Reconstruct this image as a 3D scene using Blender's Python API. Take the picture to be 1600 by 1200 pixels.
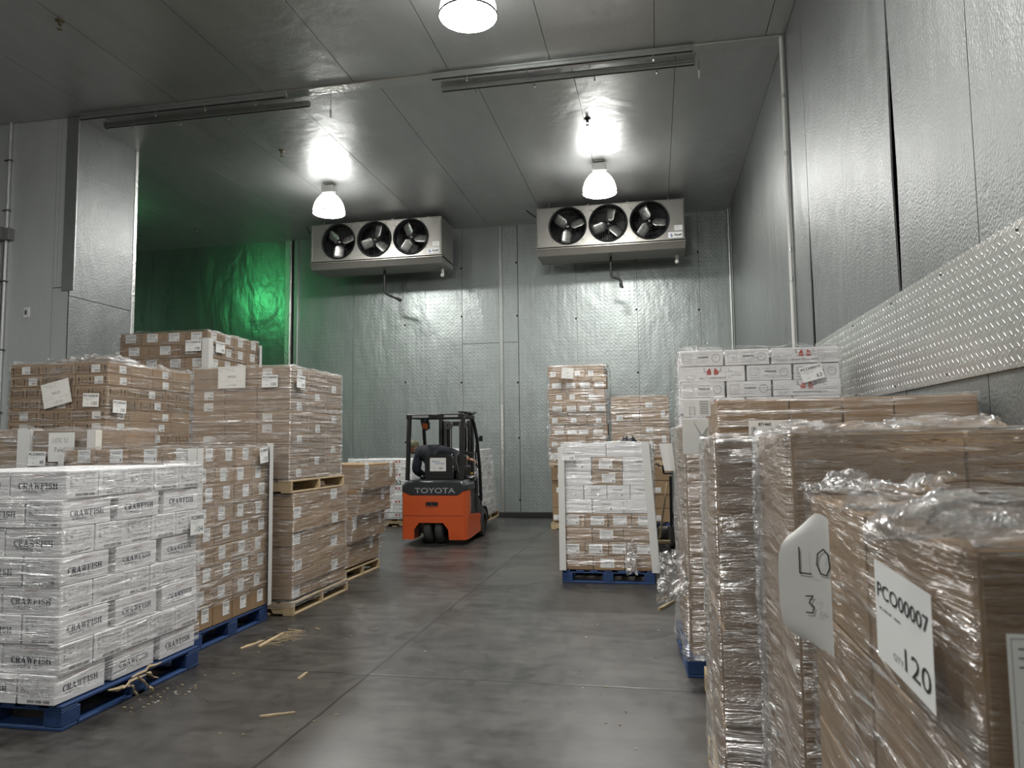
import bpy, bmesh, math, random
from mathutils import Matrix, Vector, noise, Euler

scene = bpy.context.scene
for _o in list(bpy.data.objects):
    bpy.data.objects.remove(_o)
COL = scene.collection
PI = math.pi
noise.seed_set(11)

# ------------------------------------------------------------------ camera, world, exposure
def rot3(a, b, c):
    ca, sa, cb, sb, cc, sc_ = math.cos(a), math.sin(a), math.cos(b), math.sin(b), math.cos(c), math.sin(c)
    return (Matrix(((ca, -sa, 0), (sa, ca, 0), (0, 0, 1))) @ Matrix(((1, 0, 0), (0, cb, -sb), (0, sb, cb)))
            @ Matrix(((cc, 0, sc_), (0, 1, 0), (-sc_, 0, cc))))
_M = rot3(0.192409, 0.0807235, 0.0122509)
_r, _f, _u = _M.col[0], _M.col[1], _M.col[2]
cd = bpy.data.cameras.new('camera')
cam = bpy.data.objects.new('camera', cd); COL.objects.link(cam)
cam.matrix_world = Matrix(((_r[0], _u[0], -_f[0], 0), (_r[1], _u[1], -_f[1], 0), (_r[2], _u[2], -_f[2], 1.57), (0, 0, 0, 1)))
cd.sensor_fit = 'HORIZONTAL'; cd.sensor_width = 36.0; cd.lens = 36.0 * 1146.0 / 1600.0
cd.clip_start = 0.05; cd.clip_end = 100
cd.dof.use_dof = True; cd.dof.focus_distance = 7.5; cd.dof.aperture_fstop = 8.0
scene.camera = cam

world = bpy.data.worlds.new('world'); scene.world = world; world.use_nodes = True
world.node_tree.nodes['Background'].inputs[0].default_value = (0.6, 0.7, 0.75, 1)
world.node_tree.nodes['Background'].inputs[1].default_value = 0.0
vs = scene.view_settings
vs.view_transform = 'Standard'; vs.look = 'None'; vs.gamma = 1.0; vs.use_curve_mapping = False
vs.exposure = 2.15
LAMP_DOME = 6.5      # emission of the glowing acrylic reflectors
LAMP_LENS = 55.0
try:
    scene.cycles.use_denoising = True
    scene.cycles.transparent_max_bounces = 24
    scene.cycles.max_bounces = 10
    scene.cycles.glossy_bounces = 5
    scene.cycles.diffuse_bounces = 4
    scene.cycles.sample_clamp_indirect = 6.0
    scene.cycles.caustics_reflective = True
except Exception:
    pass

# room numbers (metres): camera stands at x=0, y=0
RX, BY, CH = 1.63, 15.58, 6.37      # right wall, back wall, ceiling
JY = 8.9                            # line where the two halves of the room join
LX0 = -8.15                         # jamb of the left wall
rnd = random.Random(7)

# ------------------------------------------------------------------ node helpers and materials
def new_mat(name):
    m = bpy.data.materials.new(name); m.use_nodes = True
    nt = m.node_tree; nt.nodes.clear()
    out = nt.nodes.new('ShaderNodeOutputMaterial')
    return m, nt, out
def N(nt, t, **kw):
    n = nt.nodes.new(t)
    for k, v in kw.items():
        if k.startswith('i_'):
            n.inputs[k[2:].replace('_', ' ')].default_value = v
        else:
            setattr(n, k, v)
    return n
def math_node(nt, op, a, b=None, c=None):
    n = nt.nodes.new('ShaderNodeMath'); n.operation = op
    for i, v in enumerate((a, b, c)):
        if v is None: continue
        if isinstance(v, (int, float)): n.inputs[i].default_value = v
        else: nt.links.new(v, n.inputs[i])
    return n.outputs[0]
def ramp(nt, src, p0, p1, c0=(0, 0, 0, 1), c1=(1, 1, 1, 1)):
    r = nt.nodes.new('ShaderNodeValToRGB')
    r.color_ramp.elements[0].position = p0; r.color_ramp.elements[0].color = c0
    r.color_ramp.elements[1].position = p1; r.color_ramp.elements[1].color = c1
    nt.links.new(src, r.inputs[0]); return r.outputs[0]
def noise_tex(nt, vec, scale, detail=3, rough=0.5, sc=None, rot=None, dist=0.0):
    if sc or rot:
        mp = nt.nodes.new('ShaderNodeMapping')
        if sc: mp.inputs['Scale'].default_value = sc
        if rot: mp.inputs['Rotation'].default_value = rot
        nt.links.new(vec, mp.inputs[0]); vec = mp.outputs[0]
    n = nt.nodes.new('ShaderNodeTexNoise')
    n.inputs['Scale'].default_value = scale; n.inputs['Detail'].default_value = detail
    n.inputs['Roughness'].default_value = rough; n.inputs['Distortion'].default_value = dist
    nt.links.new(vec, n.inputs['Vector']); return n.outputs['Fac']
def simple(name, col, rough=0.6, metal=0.0, var=0.0, vscale=20, bump=0.0, bscale=60, spec=0.5, coat=0.0, objrand=0.0, stretch=None):
    m, nt, out = new_mat(name)
    p = nt.nodes.new('ShaderNodeBsdfPrincipled')
    p.inputs['Base Color'].default_value = (*col, 1); p.inputs['Roughness'].default_value = rough
    p.inputs['Metallic'].default_value = metal
    p.inputs['Specular IOR Level'].default_value = spec
    if coat: p.inputs['Coat Weight'].default_value = coat
    nt.links.new(p.outputs[0], out.inputs[0])
    tc = nt.nodes.new('ShaderNodeTexCoord')
    if var or objrand:
        fac = noise_tex(nt, tc.outputs['Object'], vscale, 4, 0.6, sc=stretch)
        v = math_node(nt, 'MULTIPLY_ADD', fac, 2 * var, 1 - var)
        if objrand:
            oi = nt.nodes.new('ShaderNodeObjectInfo')
            v = math_node(nt, 'MULTIPLY', v, math_node(nt, 'MULTIPLY_ADD', oi.outputs['Random'], 2 * objrand, 1 - objrand))
        mx = nt.nodes.new('ShaderNodeVectorMath'); mx.operation = 'SCALE'
        mx.inputs[0].default_value = col
        nt.links.new(v, mx.inputs['Scale']); nt.links.new(mx.outputs[0], p.inputs['Base Color'])
    if bump:
        b = nt.nodes.new('ShaderNodeBump'); b.inputs['Strength'].default_value = bump; b.inputs['Distance'].default_value = 0.01
        nt.links.new(noise_tex(nt, tc.outputs['Object'], bscale, 3, 0.6, sc=stretch), b.inputs['Height'])
        nt.links.new(b.outputs[0], p.inputs['Normal'])
    return m

def metal_panel(name, col, rough, axes, emb=0.35, wave=0.35, pu=0.075, pv=0.055, flecks=0.0, brush=None, wscale=1.1, dents=1.0, reg=0.5, metal=0.9, fine=34):
    """galvanised sheet with pressed-in dimples; axes = the two coordinates lying in the sheet"""
    m, nt, out = new_mat(name)
    p = nt.nodes.new('ShaderNodeBsdfPrincipled'); nt.links.new(p.outputs[0], out.inputs[0])
    p.inputs['Metallic'].default_value = metal
    tc = nt.nodes.new('ShaderNodeTexCoord'); O = tc.outputs['Object']
    sp = nt.nodes.new('ShaderNodeSeparateXYZ'); nt.links.new(O, sp.inputs[0])
    u = sp.outputs[axes[0]]; v = sp.outputs[axes[1]]
    su = math_node(nt, 'SINE', math_node(nt, 'MULTIPLY', u, 2 * PI / pu))
    sv = math_node(nt, 'SINE', math_node(nt, 'MULTIPLY', v, 2 * PI / pv))
    dim = math_node(nt, 'MULTIPLY', math_node(nt, 'MAXIMUM', su, -0.15), math_node(nt, 'MAXIMUM', sv, -0.15))
    small = noise_tex(nt, O, fine, 2, 0.5, sc=(1, 1, 0.8))
    h1 = math_node(nt, 'ADD', math_node(nt, 'MULTIPLY', dim, reg), math_node(nt, 'MULTIPLY', small, 1.2))
    big = noise_tex(nt, O, wscale, 3, 0.55, sc=(1, 1, 0.55), dist=0.4)
    mid = noise_tex(nt, O, 5.5, 2, 0.5, sc=(1, 1, 0.35))
    vo = nt.nodes.new('ShaderNodeTexVoronoi'); vo.inputs['Scale'].default_value = 2.3; vo.inputs['Randomness'].default_value = 1.0
    nt.links.new(O, vo.inputs['Vector'])
    dent = ramp(nt, vo.outputs['Distance'], 0.0, 0.09, (0, 0, 0, 1), (1, 1, 1, 1))
    b0 = nt.nodes.new('ShaderNodeBump'); b0.inputs['Strength'].default_value = wave; b0.inputs['Distance'].default_value = 0.12
    nt.links.new(math_node(nt, 'ADD', big, math_node(nt, 'MULTIPLY', mid, 0.16)), b0.inputs['Height'])
    b2 = nt.nodes.new('ShaderNodeBump'); b2.inputs['Strength'].default_value = 0.35 * dents; b2.inputs['Distance'].default_value = 0.01
    nt.links.new(dent, b2.inputs['Height']); nt.links.new(b0.outputs[0], b2.inputs['Normal'])
    b1 = nt.nodes.new('ShaderNodeBump'); b1.inputs['Strength'].default_value = emb; b1.inputs['Distance'].default_value = 0.004
    nt.links.new(h1, b1.inputs['Height']); nt.links.new(b2.outputs[0], b1.inputs['Normal'])
    nt.links.new(b1.outputs[0], p.inputs['Normal'])
    st = noise_tex(nt, O, 3.0, 5, 0.6, sc=brush or (1, 1, 0.15))
    val = math_node(nt, 'MULTIPLY_ADD', st, 0.30, 0.85)
    mx = nt.nodes.new('ShaderNodeVectorMath'); mx.operation = 'SCALE'; mx.inputs[0].default_value = col
    nt.links.new(val, mx.inputs['Scale'])
    colout = mx.outputs[0]
    rg = math_node(nt, 'MULTIPLY_ADD', st, 0.16, rough - 0.08)
    if flecks:
        fl = noise_tex(nt, O, 30, 2, 0.6, sc=(1.0, 0.45, 1))
        patch = noise_tex(nt, O, 0.55, 2, 0.5)
        f = math_node(nt, 'MULTIPLY', ramp(nt, fl, 0.60, 0.66), ramp(nt, patch, 0.50, 0.62))
        mm = nt.nodes.new('ShaderNodeMix'); mm.data_type = 'RGBA'
        nt.links.new(math_node(nt, 'MULTIPLY', f, flecks), mm.inputs[0]); nt.links.new(colout, mm.inputs[6])
        mm.inputs[7].default_value = (0.55, 0.56, 0.55, 1); colout = mm.outputs[2]
        rg = math_node(nt, 'ADD', rg, math_node(nt, 'MULTIPLY', f, 0.3))
    nt.links.new(colout, p.inputs['Base Color']); nt.links.new(rg, p.inputs['Roughness'])
    return m

def concrete():
    m, nt, out = new_mat('polished_concrete')
    p = nt.nodes.new('ShaderNodeBsdfPrincipled'); nt.links.new(p.outputs[0], out.inputs[0])
    tc = nt.nodes.new('ShaderNodeTexCoord'); O = tc.outputs['Object']
    sp = nt.nodes.new('ShaderNodeSeparateXYZ'); nt.links.new(O, sp.inputs[0])
    wob = math_node(nt, 'MULTIPLY_ADD', noise_tex(nt, O, 3.2, 6, 0.7), 0.035, -0.0175)
    def joint(coord, at, w):
        d = math_node(nt, 'ABSOLUTE', math_node(nt, 'SUBTRACT', math_node(nt, 'ADD', coord, wob), at))
        return math_node(nt, 'MULTIPLY', 1.6, math_node(nt, 'SUBTRACT', 1.0, math_node(nt, 'MINIMUM', math_node(nt, 'DIVIDE', d, w), 1.0)))
    js = [joint(sp.outputs['X'], -1.98, 0.013)]
    for yy in (1.31, 4.89, 8.46, 12.06): js.append(joint(sp.outputs['Y'], yy, 0.013))
    j = js[0]
    for k in js[1:]: j = math_node(nt, 'MAXIMUM', j, k)
    j = math_node(nt, 'MINIMUM', math_node(nt, 'MAXIMUM', j, 0.0), 1.0)
    n1 = noise_tex(nt, O, 0.9, 6, 0.62); n2 = noise_tex(nt, O, 7, 8, 0.68); n3 = noise_tex(nt, O, 60, 4, 0.7)
    n4 = noise_tex(nt, O, 2.2, 5, 0.7, sc=(0.5, 2.2, 1), dist=0.6)
    v = math_node(nt, 'ADD', math_node(nt, 'MULTIPLY', n1, 0.45), math_node(nt, 'ADD', math_node(nt, 'MULTIPLY', n2, 0.35),
        math_node(nt, 'MULTIPLY', n4, 0.25)))
    base = ramp(nt, v, 0.44, 0.60, (0.016, 0.0148, 0.0134, 1), (0.064, 0.060, 0.054, 1))
    sp3 = ramp(nt, n3, 0.69, 0.73)
    mk = noise_tex(nt, O, 5, 7, 0.75, sc=(1.6, 0.6, 1), dist=1.5)
    sp4 = math_node(nt, 'MULTIPLY', ramp(nt, mk, 0.64, 0.69), 0.35)
    m1 = nt.nodes.new('ShaderNodeMix'); m1.data_type = 'RGBA'
    nt.links.new(math_node(nt, 'ADD', math_node(nt, 'MULTIPLY', sp3, 0.2), sp4), m1.inputs[0]); nt.links.new(base, m1.inputs[6]); m1.inputs[7].default_value = (0.03, 0.029, 0.028, 1)
    m2 = nt.nodes.new('ShaderNodeMix'); m2.data_type = 'RGBA'
    nt.links.new(j, m2.inputs[0]); nt.links.new(m1.outputs[2], m2.inputs[6]); m2.inputs[7].default_value = (0.012, 0.011, 0.010, 1)
    nt.links.new(m2.outputs[2], p.inputs['Base Color'])
    rg = math_node(nt, 'ADD', math_node(nt, 'MULTIPLY_ADD', n2, 0.22, 0.20), math_node(nt, 'MULTIPLY', n1, 0.12))
    nt.links.new(rg, p.inputs['Roughness'])
    b = nt.nodes.new('ShaderNodeBump'); b.inputs['Strength'].default_value = 0.25; b.inputs['Distance'].default_value = 0.006
    nt.links.new(math_node(nt, 'SUBTRACT', math_node(nt, 'MULTIPLY', n2, 0.5), j), b.inputs['Height'])
    nt.links.new(b.outputs[0], p.inputs['Normal'])
    p.inputs['Specular IOR Level'].default_value = 0.6
    return m

def film(name, angle, sx=2.0, sy=42.0, haze=0.10, streak=0.5, gloss=0.16, rough=0.13, bump=0.9, bd=0.07):
    """clear stretch film: see-through, with fine pulled ridges that catch the lamps"""
    m, nt, out = new_mat(name)
    tc = nt.nodes.new('ShaderNodeTexCoord'); U = tc.outputs['UV']
    n1 = noise_tex(nt, U, 1.0, 5, 0.62, sc=(sx, sy, 1), rot=(0, 0, angle), dist=0.5)
    n2 = noise_tex(nt, U, 1.0, 3, 0.6, sc=(sx * 0.35, sy * 0.22, 1), rot=(0, 0, angle * 1.3), dist=0.8)
    n3 = noise_tex(nt, U, 2.6, 3, 0.6)
    b = nt.nodes.new('ShaderNodeBump'); b.inputs['Strength'].default_value = bump; b.inputs['Distance'].default_value = bd
    hh = math_node(nt, 'ADD', n1, math_node(nt, 'MULTIPLY', n2, 1.1))
    nt.links.new(hh, b.inputs['Height'])
    g = nt.nodes.new('ShaderNodeBsdfGlossy'); g.inputs['Roughness'].default_value = rough
    g.inputs['Color'].default_value = (0.95, 0.95, 0.95, 1); nt.links.new(b.outputs[0], g.inputs['Normal'])
    d = nt.nodes.new('ShaderNodeBsdfDiffuse'); d.inputs['Color'].default_value = (0.75, 0.75, 0.75, 1); nt.links.new(b.outputs[0], d.inputs['Normal'])
    tr = nt.nodes.new('ShaderNodeBsdfTransparent'); tr.inputs['Color'].default_value = (0.97, 0.97, 0.97, 1)
    # thin pleats of folded film; white diffuse colour also paints in glint streaks
    n4 = noise_tex(nt, U, 1.0, 3, 0.7, sc=(sx * 1.2, sy * 2.2, 1), rot=(0, 0, angle * 1.1), dist=0.35)
    patch = ramp(nt, n3, 0.40, 0.60)
    pleat = math_node(nt, 'MULTIPLY', ramp(nt, n4, 0.575, 0.625), patch)
    broad = math_node(nt, 'MULTIPLY', ramp(nt, n1, 0.55, 0.66), patch)
    hz = math_node(nt, 'MULTIPLY_ADD', pleat, streak, math_node(nt, 'MULTIPLY_ADD', broad, streak * 0.35, haze))
    mh = nt.nodes.new('ShaderNodeMixShader'); nt.links.new(hz, mh.inputs[0])
    nt.links.new(tr.outputs[0], mh.inputs[1]); nt.links.new(d.outputs[0], mh.inputs[2])
    gl = math_node(nt, 'ADD', math_node(nt, 'MULTIPLY_ADD', pleat, 0.60, gloss), math_node(nt, 'MULTIPLY', broad, 0.30))
    mg = nt.nodes.new('ShaderNodeMixShader'); nt.links.new(gl, mg.inputs[0])
    nt.links.new(mh.outputs[0], mg.inputs[1]); nt.links.new(g.outputs[0], mg.inputs[2])
    nt.links.new(mg.outputs[0], out.inputs[0])
    return m

def emit(name, col, s, base=None):
    m, nt, out = new_mat(name)
    p = nt.nodes.new('ShaderNodeBsdfPrincipled'); p.inputs['Base Color'].default_value = (0.8, 0.8, 0.8, 1)
    p.inputs['Roughness'].default_value = 0.25
    p.inputs['Emission Color'].default_value = (*col, 1); p.inputs['Emission Strength'].default_value = s
    nt.links.new(p.outputs[0], out.inputs[0]); return m

def tread_plate():
    """bright aluminium tread plate, short raised bars in alternating slants"""
    m, nt, out = new_mat('diamond_tread_plate')
    p = nt.nodes.new('ShaderNodeBsdfPrincipled'); nt.links.new(p.outputs[0], out.inputs[0])
    p.inputs['Metallic'].default_value = 0.95; p.inputs['Base Color'].default_value = (0.60, 0.59, 0.57, 1)
    p.inputs['Roughness'].default_value = 0.3
    tc = nt.nodes.new('ShaderNodeTexCoord'); sp = nt.nodes.new('ShaderNodeSeparateXYZ'); nt.links.new(tc.outputs['Object'], sp.inputs[0])
    u, v = sp.outputs['Y'], sp.outputs['Z']
    def bars(du, dv, ang):
        P = 0.062
        a = math_node(nt, 'SUBTRACT', math_node(nt, 'FRACT', math_node(nt, 'DIVIDE', math_node(nt, 'ADD', u, du + 50), P)), 0.5)
        b = math_node(nt, 'SUBTRACT', math_node(nt, 'FRACT', math_node(nt, 'DIVIDE', math_node(nt, 'ADD', v, dv + 50), P)), 0.5)
        ca, sa = math.cos(ang), math.sin(ang)
        x = math_node(nt, 'ADD', math_node(nt, 'MULTIPLY', a, ca), math_node(nt, 'MULTIPLY', b, sa))
        y = math_node(nt, 'ADD', math_node(nt, 'MULTIPLY', a, -sa), math_node(nt, 'MULTIPLY', b, ca))
        r = math_node(nt, 'ADD', math_node(nt, 'POWER', math_node(nt, 'ABSOLUTE', math_node(nt, 'DIVIDE', x, 0.36)), 2.0),
                      math_node(nt, 'POWER', math_node(nt, 'ABSOLUTE', math_node(nt, 'DIVIDE', y, 0.10)), 2.0))
        return math_node(nt, 'MAXIMUM', math_node(nt, 'SUBTRACT', 1.0, r), 0.0)
    h = math_node(nt, 'MAXIMUM', bars(0, 0, 0.8), bars(0.031, 0.031, -0.8))
    b = nt.nodes.new('ShaderNodeBump'); b.inputs['Strength'].default_value = 1.0; b.inputs['Distance'].default_value = 0.006
    nt.links.new(h, b.inputs['Height'])
    b0 = nt.nodes.new('ShaderNodeBump'); b0.inputs['Strength'].default_value = 0.3; b0.inputs['Distance'].default_value = 0.05
    nt.links.new(noise_tex(nt, tc.outputs['Object'], 2.5, 3), b0.inputs['Height']); nt.links.new(b0.outputs[0], b.inputs['Normal'])
    nt.links.new(b.outputs[0], p.inputs['Normal'])
    return m

M = {}
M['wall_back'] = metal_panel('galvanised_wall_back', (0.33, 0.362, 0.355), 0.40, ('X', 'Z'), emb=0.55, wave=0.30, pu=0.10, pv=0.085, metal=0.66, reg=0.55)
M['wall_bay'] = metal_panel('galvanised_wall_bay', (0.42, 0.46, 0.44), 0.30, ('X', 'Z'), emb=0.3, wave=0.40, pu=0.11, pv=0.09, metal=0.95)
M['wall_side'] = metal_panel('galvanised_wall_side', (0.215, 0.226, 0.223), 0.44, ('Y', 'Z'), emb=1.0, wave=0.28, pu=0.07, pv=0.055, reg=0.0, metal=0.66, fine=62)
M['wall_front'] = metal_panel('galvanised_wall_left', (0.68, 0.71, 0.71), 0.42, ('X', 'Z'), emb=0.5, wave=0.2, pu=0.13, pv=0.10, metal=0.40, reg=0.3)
M['ceiling'] = metal_panel('galvanised_ceiling', (0.55, 0.565, 0.56), 0.40, ('X', 'Y'), emb=0.2, wave=0.28, pu=0.06, pv=0.05, flecks=0.5, brush=(1.0, 0.25, 1), dents=0.3, metal=0.72)
M['gap'] = simple('panel_gap', (0.012, 0.012, 0.012), 0.9)
M['trim'] = simple('zinc_trim', (0.42, 0.44, 0.43), 0.40, 0.8, var=0.15, vscale=6, bump=0.25, bscale=14)
M['trim_hammered'] = simple('hammered_trim', (0.70, 0.70, 0.68), 0.3, 0.9, bump=0.9, bscale=22)
M['foil'] = simple('crinkled_foil_tape', (0.6, 0.6, 0.58), 0.3, 0.95, bump=1.0, bscale=18)
M['floor'] = concrete()
M['plate'] = tread_plate()
M['base'] = simple('black_kerb', (0.012, 0.012, 0.013), 0.6)
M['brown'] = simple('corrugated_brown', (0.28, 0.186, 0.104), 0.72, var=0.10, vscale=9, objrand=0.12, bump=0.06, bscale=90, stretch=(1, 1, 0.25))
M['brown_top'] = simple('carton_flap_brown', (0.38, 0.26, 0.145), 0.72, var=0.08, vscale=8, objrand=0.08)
M['brown_line'] = simple('carton_seam_line', (0.06, 0.038, 0.022), 0.9)  # dark brown of the flap seams and hand holes
M['white'] = simple('white_carton', (0.74, 0.74, 0.75), 0.55, var=0.06, vscale=7, objrand=0.06)
M['white_line'] = simple('white_carton_seam', (0.20, 0.20, 0.21), 0.8)
M['tape'] = simple('packing_tape', (0.33, 0.24, 0.15), 0.22, var=0.05, spec=0.7)
M['paper'] = simple('white_paper', (0.72, 0.72, 0.69), 0.6, var=0.03, vscale=12)
M['label'] = simple('label_paper', (0.80, 0.81, 0.80), 0.45)
M['board'] = simple('white_edge_board', (0.62, 0.62, 0.60), 0.6, var=0.05)
M['ink'] = simple('black_ink', (0.015, 0.016, 0.02), 0.6)
M['navy'] = simple('navy_ink', (0.016, 0.020, 0.05), 0.6)
M['grey_ink'] = simple('grey_print', (0.17, 0.17, 0.18), 0.7)
M['pale_ink'] = simple('pale_print', (0.33, 0.33, 0.34), 0.7)
M['red_ink'] = simple('red_ink', (0.42, 0.045, 0.03), 0.6)
M['red_pale'] = simple('faint_red_ink', (0.45, 0.20, 0.18), 0.6)
M['brown_ink'] = simple('brown_print', (0.035, 0.022, 0.014), 0.8)
M['wood'] = simple('pine_pallet_wood', (0.42, 0.32, 0.19), 0.75, var=0.28, vscale=6, objrand=0.12, bump=0.2, bscale=30, stretch=(1, 1, 4))
M['wood_blue'] = simple('blue_painted_wood', (0.014, 0.045, 0.14), 0.6, var=0.35, vscale=9, objrand=0.1, bump=0.2, bscale=30)
M['raw'] = simple('fresh_split_wood', (0.36, 0.285, 0.18), 0.8, var=0.3, vscale=25, bump=0.5, bscale=50)
M['orange'] = simple('orange_paint', (0.52, 0.082, 0.018), 0.32, var=0.06, vscale=4, coat=0.3)
M['charcoal'] = simple('charcoal_plastic', (0.022, 0.026, 0.030), 0.35, var=0.05)
M['frame'] = simple('dark_frame_paint', (0.007, 0.009, 0.010), 0.4)
M['black'] = simple('black_rubber', (0.010, 0.010, 0.011), 0.65, bump=0.1)
M['tyre'] = simple('solid_tyre_rubber', (0.035, 0.036, 0.037), 0.75, bump=0.2, bscale=80)
M['vinyl'] = simple('black_seat_vinyl', (0.007, 0.007, 0.008), 0.42)
M['steel'] = simple('dark_steel', (0.16, 0.16, 0.16), 0.35, 0.9)
M['chrome'] = simple('bright_steel', (0.62, 0.62, 0.62), 0.25, 1.0)
M['badge'] = simple('silver_letters', (0.42, 0.44, 0.45), 0.35, 0.6)
M['amber'] = simple('amber_lens', (0.55, 0.12, 0.02), 0.25)
M['yellow'] = simple('yellow_plastic', (0.70, 0.42, 0.03), 0.5)
M['jacket'] = simple('navy_work_jacket', (0.007, 0.009, 0.016), 0.8, bump=0.5, bscale=12)
M['trousers'] = simple('dark_trousers', (0.012, 0.013, 0.018), 0.85, bump=0.3, bscale=14)
M['skin'] = simple('skin', (0.30, 0.16, 0.10), 0.55)
M['cap'] = simple('olive_cap', (0.16, 0.16, 0.10), 0.8)
M['evap'] = simple('evaporator_sheet_metal', (0.33, 0.32, 0.295), 0.42, 0.75, var=0.12, vscale=5, bump=0.12, bscale=8)
M['evap_dark'] = simple('coil_cavity', (0.02, 0.02, 0.022), 0.6, 0.3)
M['blade'] = simple('aluminium_fan_blade', (0.62, 0.62, 0.60), 0.36, 0.8, var=0.1, vscale=9)
M['wire'] = simple('black_wire', (0.02, 0.02, 0.02), 0.5, 0.5)
M['pipe'] = simple('black_insulated_pipe', (0.016, 0.016, 0.017), 0.6)
M['white_pvc'] = simple('white_pvc', (0.62, 0.62, 0.60), 0.4)
M['conduit'] = simple('pale_conduit', (0.62, 0.63, 0.62), 0.4, 0.3)
M['grey_box'] = simple('grey_box_paint', (0.20, 0.20, 0.20), 0.5)
M['fixture'] = simple('cast_aluminium', (0.50, 0.50, 0.48), 0.45, 0.6)
M['sprinkler'] = simple('brass_sprinkler', (0.30, 0.27, 0.20), 0.4, 0.9)
M['blue_logo'] = simple('blue_logo_ink', (0.03, 0.08, 0.30), 0.6)
M['blue_text'] = simple('blue_text_ink', (0.03, 0.16, 0.38), 0.6)
M['dome'] = emit('glowing_acrylic', (1.0, 0.985, 0.95), LAMP_DOME)
_nt = M['dome'].node_tree; _p = [n for n in _nt.nodes if n.type == 'BSDF_PRINCIPLED'][0]      # the acrylic glows most beside the bulb, least at its neck
_tc = _nt.nodes.new('ShaderNodeTexCoord'); _sp = _nt.nodes.new('ShaderNodeSeparateXYZ'); _nt.links.new(_tc.outputs['Object'], _sp.inputs[0])
_nt.links.new(math_node(_nt, 'MULTIPLY', ramp(_nt, math_node(_nt, 'MULTIPLY', _sp.outputs['Z'], -1.8), 0.30, 0.82, (.10, .10, .10, 1), (1, 1, 1, 1)), LAMP_DOME * 1.25), _p.inputs['Emission Strength'])
M['lens'] = emit('lamp_lens', (1.0, 0.985, 0.95), LAMP_LENS)
M['dome_green'] = emit('green_acrylic', (0.10, 1.0, 0.30), 1.5)
M['lens_green'] = emit('green_lens', (0.12, 1.0, 0.32), 7.5)
M['film_tight'] = film('film_tight', 0.03, 1.3, 24, haze=0.10, streak=0.22, gloss=0.16, rough=0.33, bd=0.05)
M['film_diag'] = film('film_diagonal', 0.20, 2.0, 26, haze=0.005, streak=0.30, gloss=0.16, rough=0.29, bd=0.06)
M['film_diag2'] = film('film_diagonal_steep', 0.42, 2.2, 24, haze=0.01, streak=0.42, gloss=0.19, rough=0.29, bd=0.06)
M['film_loose'] = film('film_loose', -0.95, 2.4, 20, haze=0.07, streak=0.50, gloss=0.30, rough=0.27, bd=0.06)
M['film_light'] = film('film_light', -0.06, 1.4, 22, haze=0.01, streak=0.38, gloss=0.13, rough=0.30, bd=0.06)
M['film_near'] = film('film_near', -0.55, 2.6, 26, haze=0.02, streak=0.38, gloss=0.17, rough=0.22, bd=0.06)
M['film_top'] = film('film_heap', 0.5, 12.0, 30, haze=0.05, streak=0.35, gloss=0.34, rough=0.20, bd=0.03)
M['film_scrap'] = film('film_scrap', 0.8, 8.0, 16, haze=0.14, streak=0.45, gloss=0.32, rough=0.26, bd=0.05)

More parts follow.
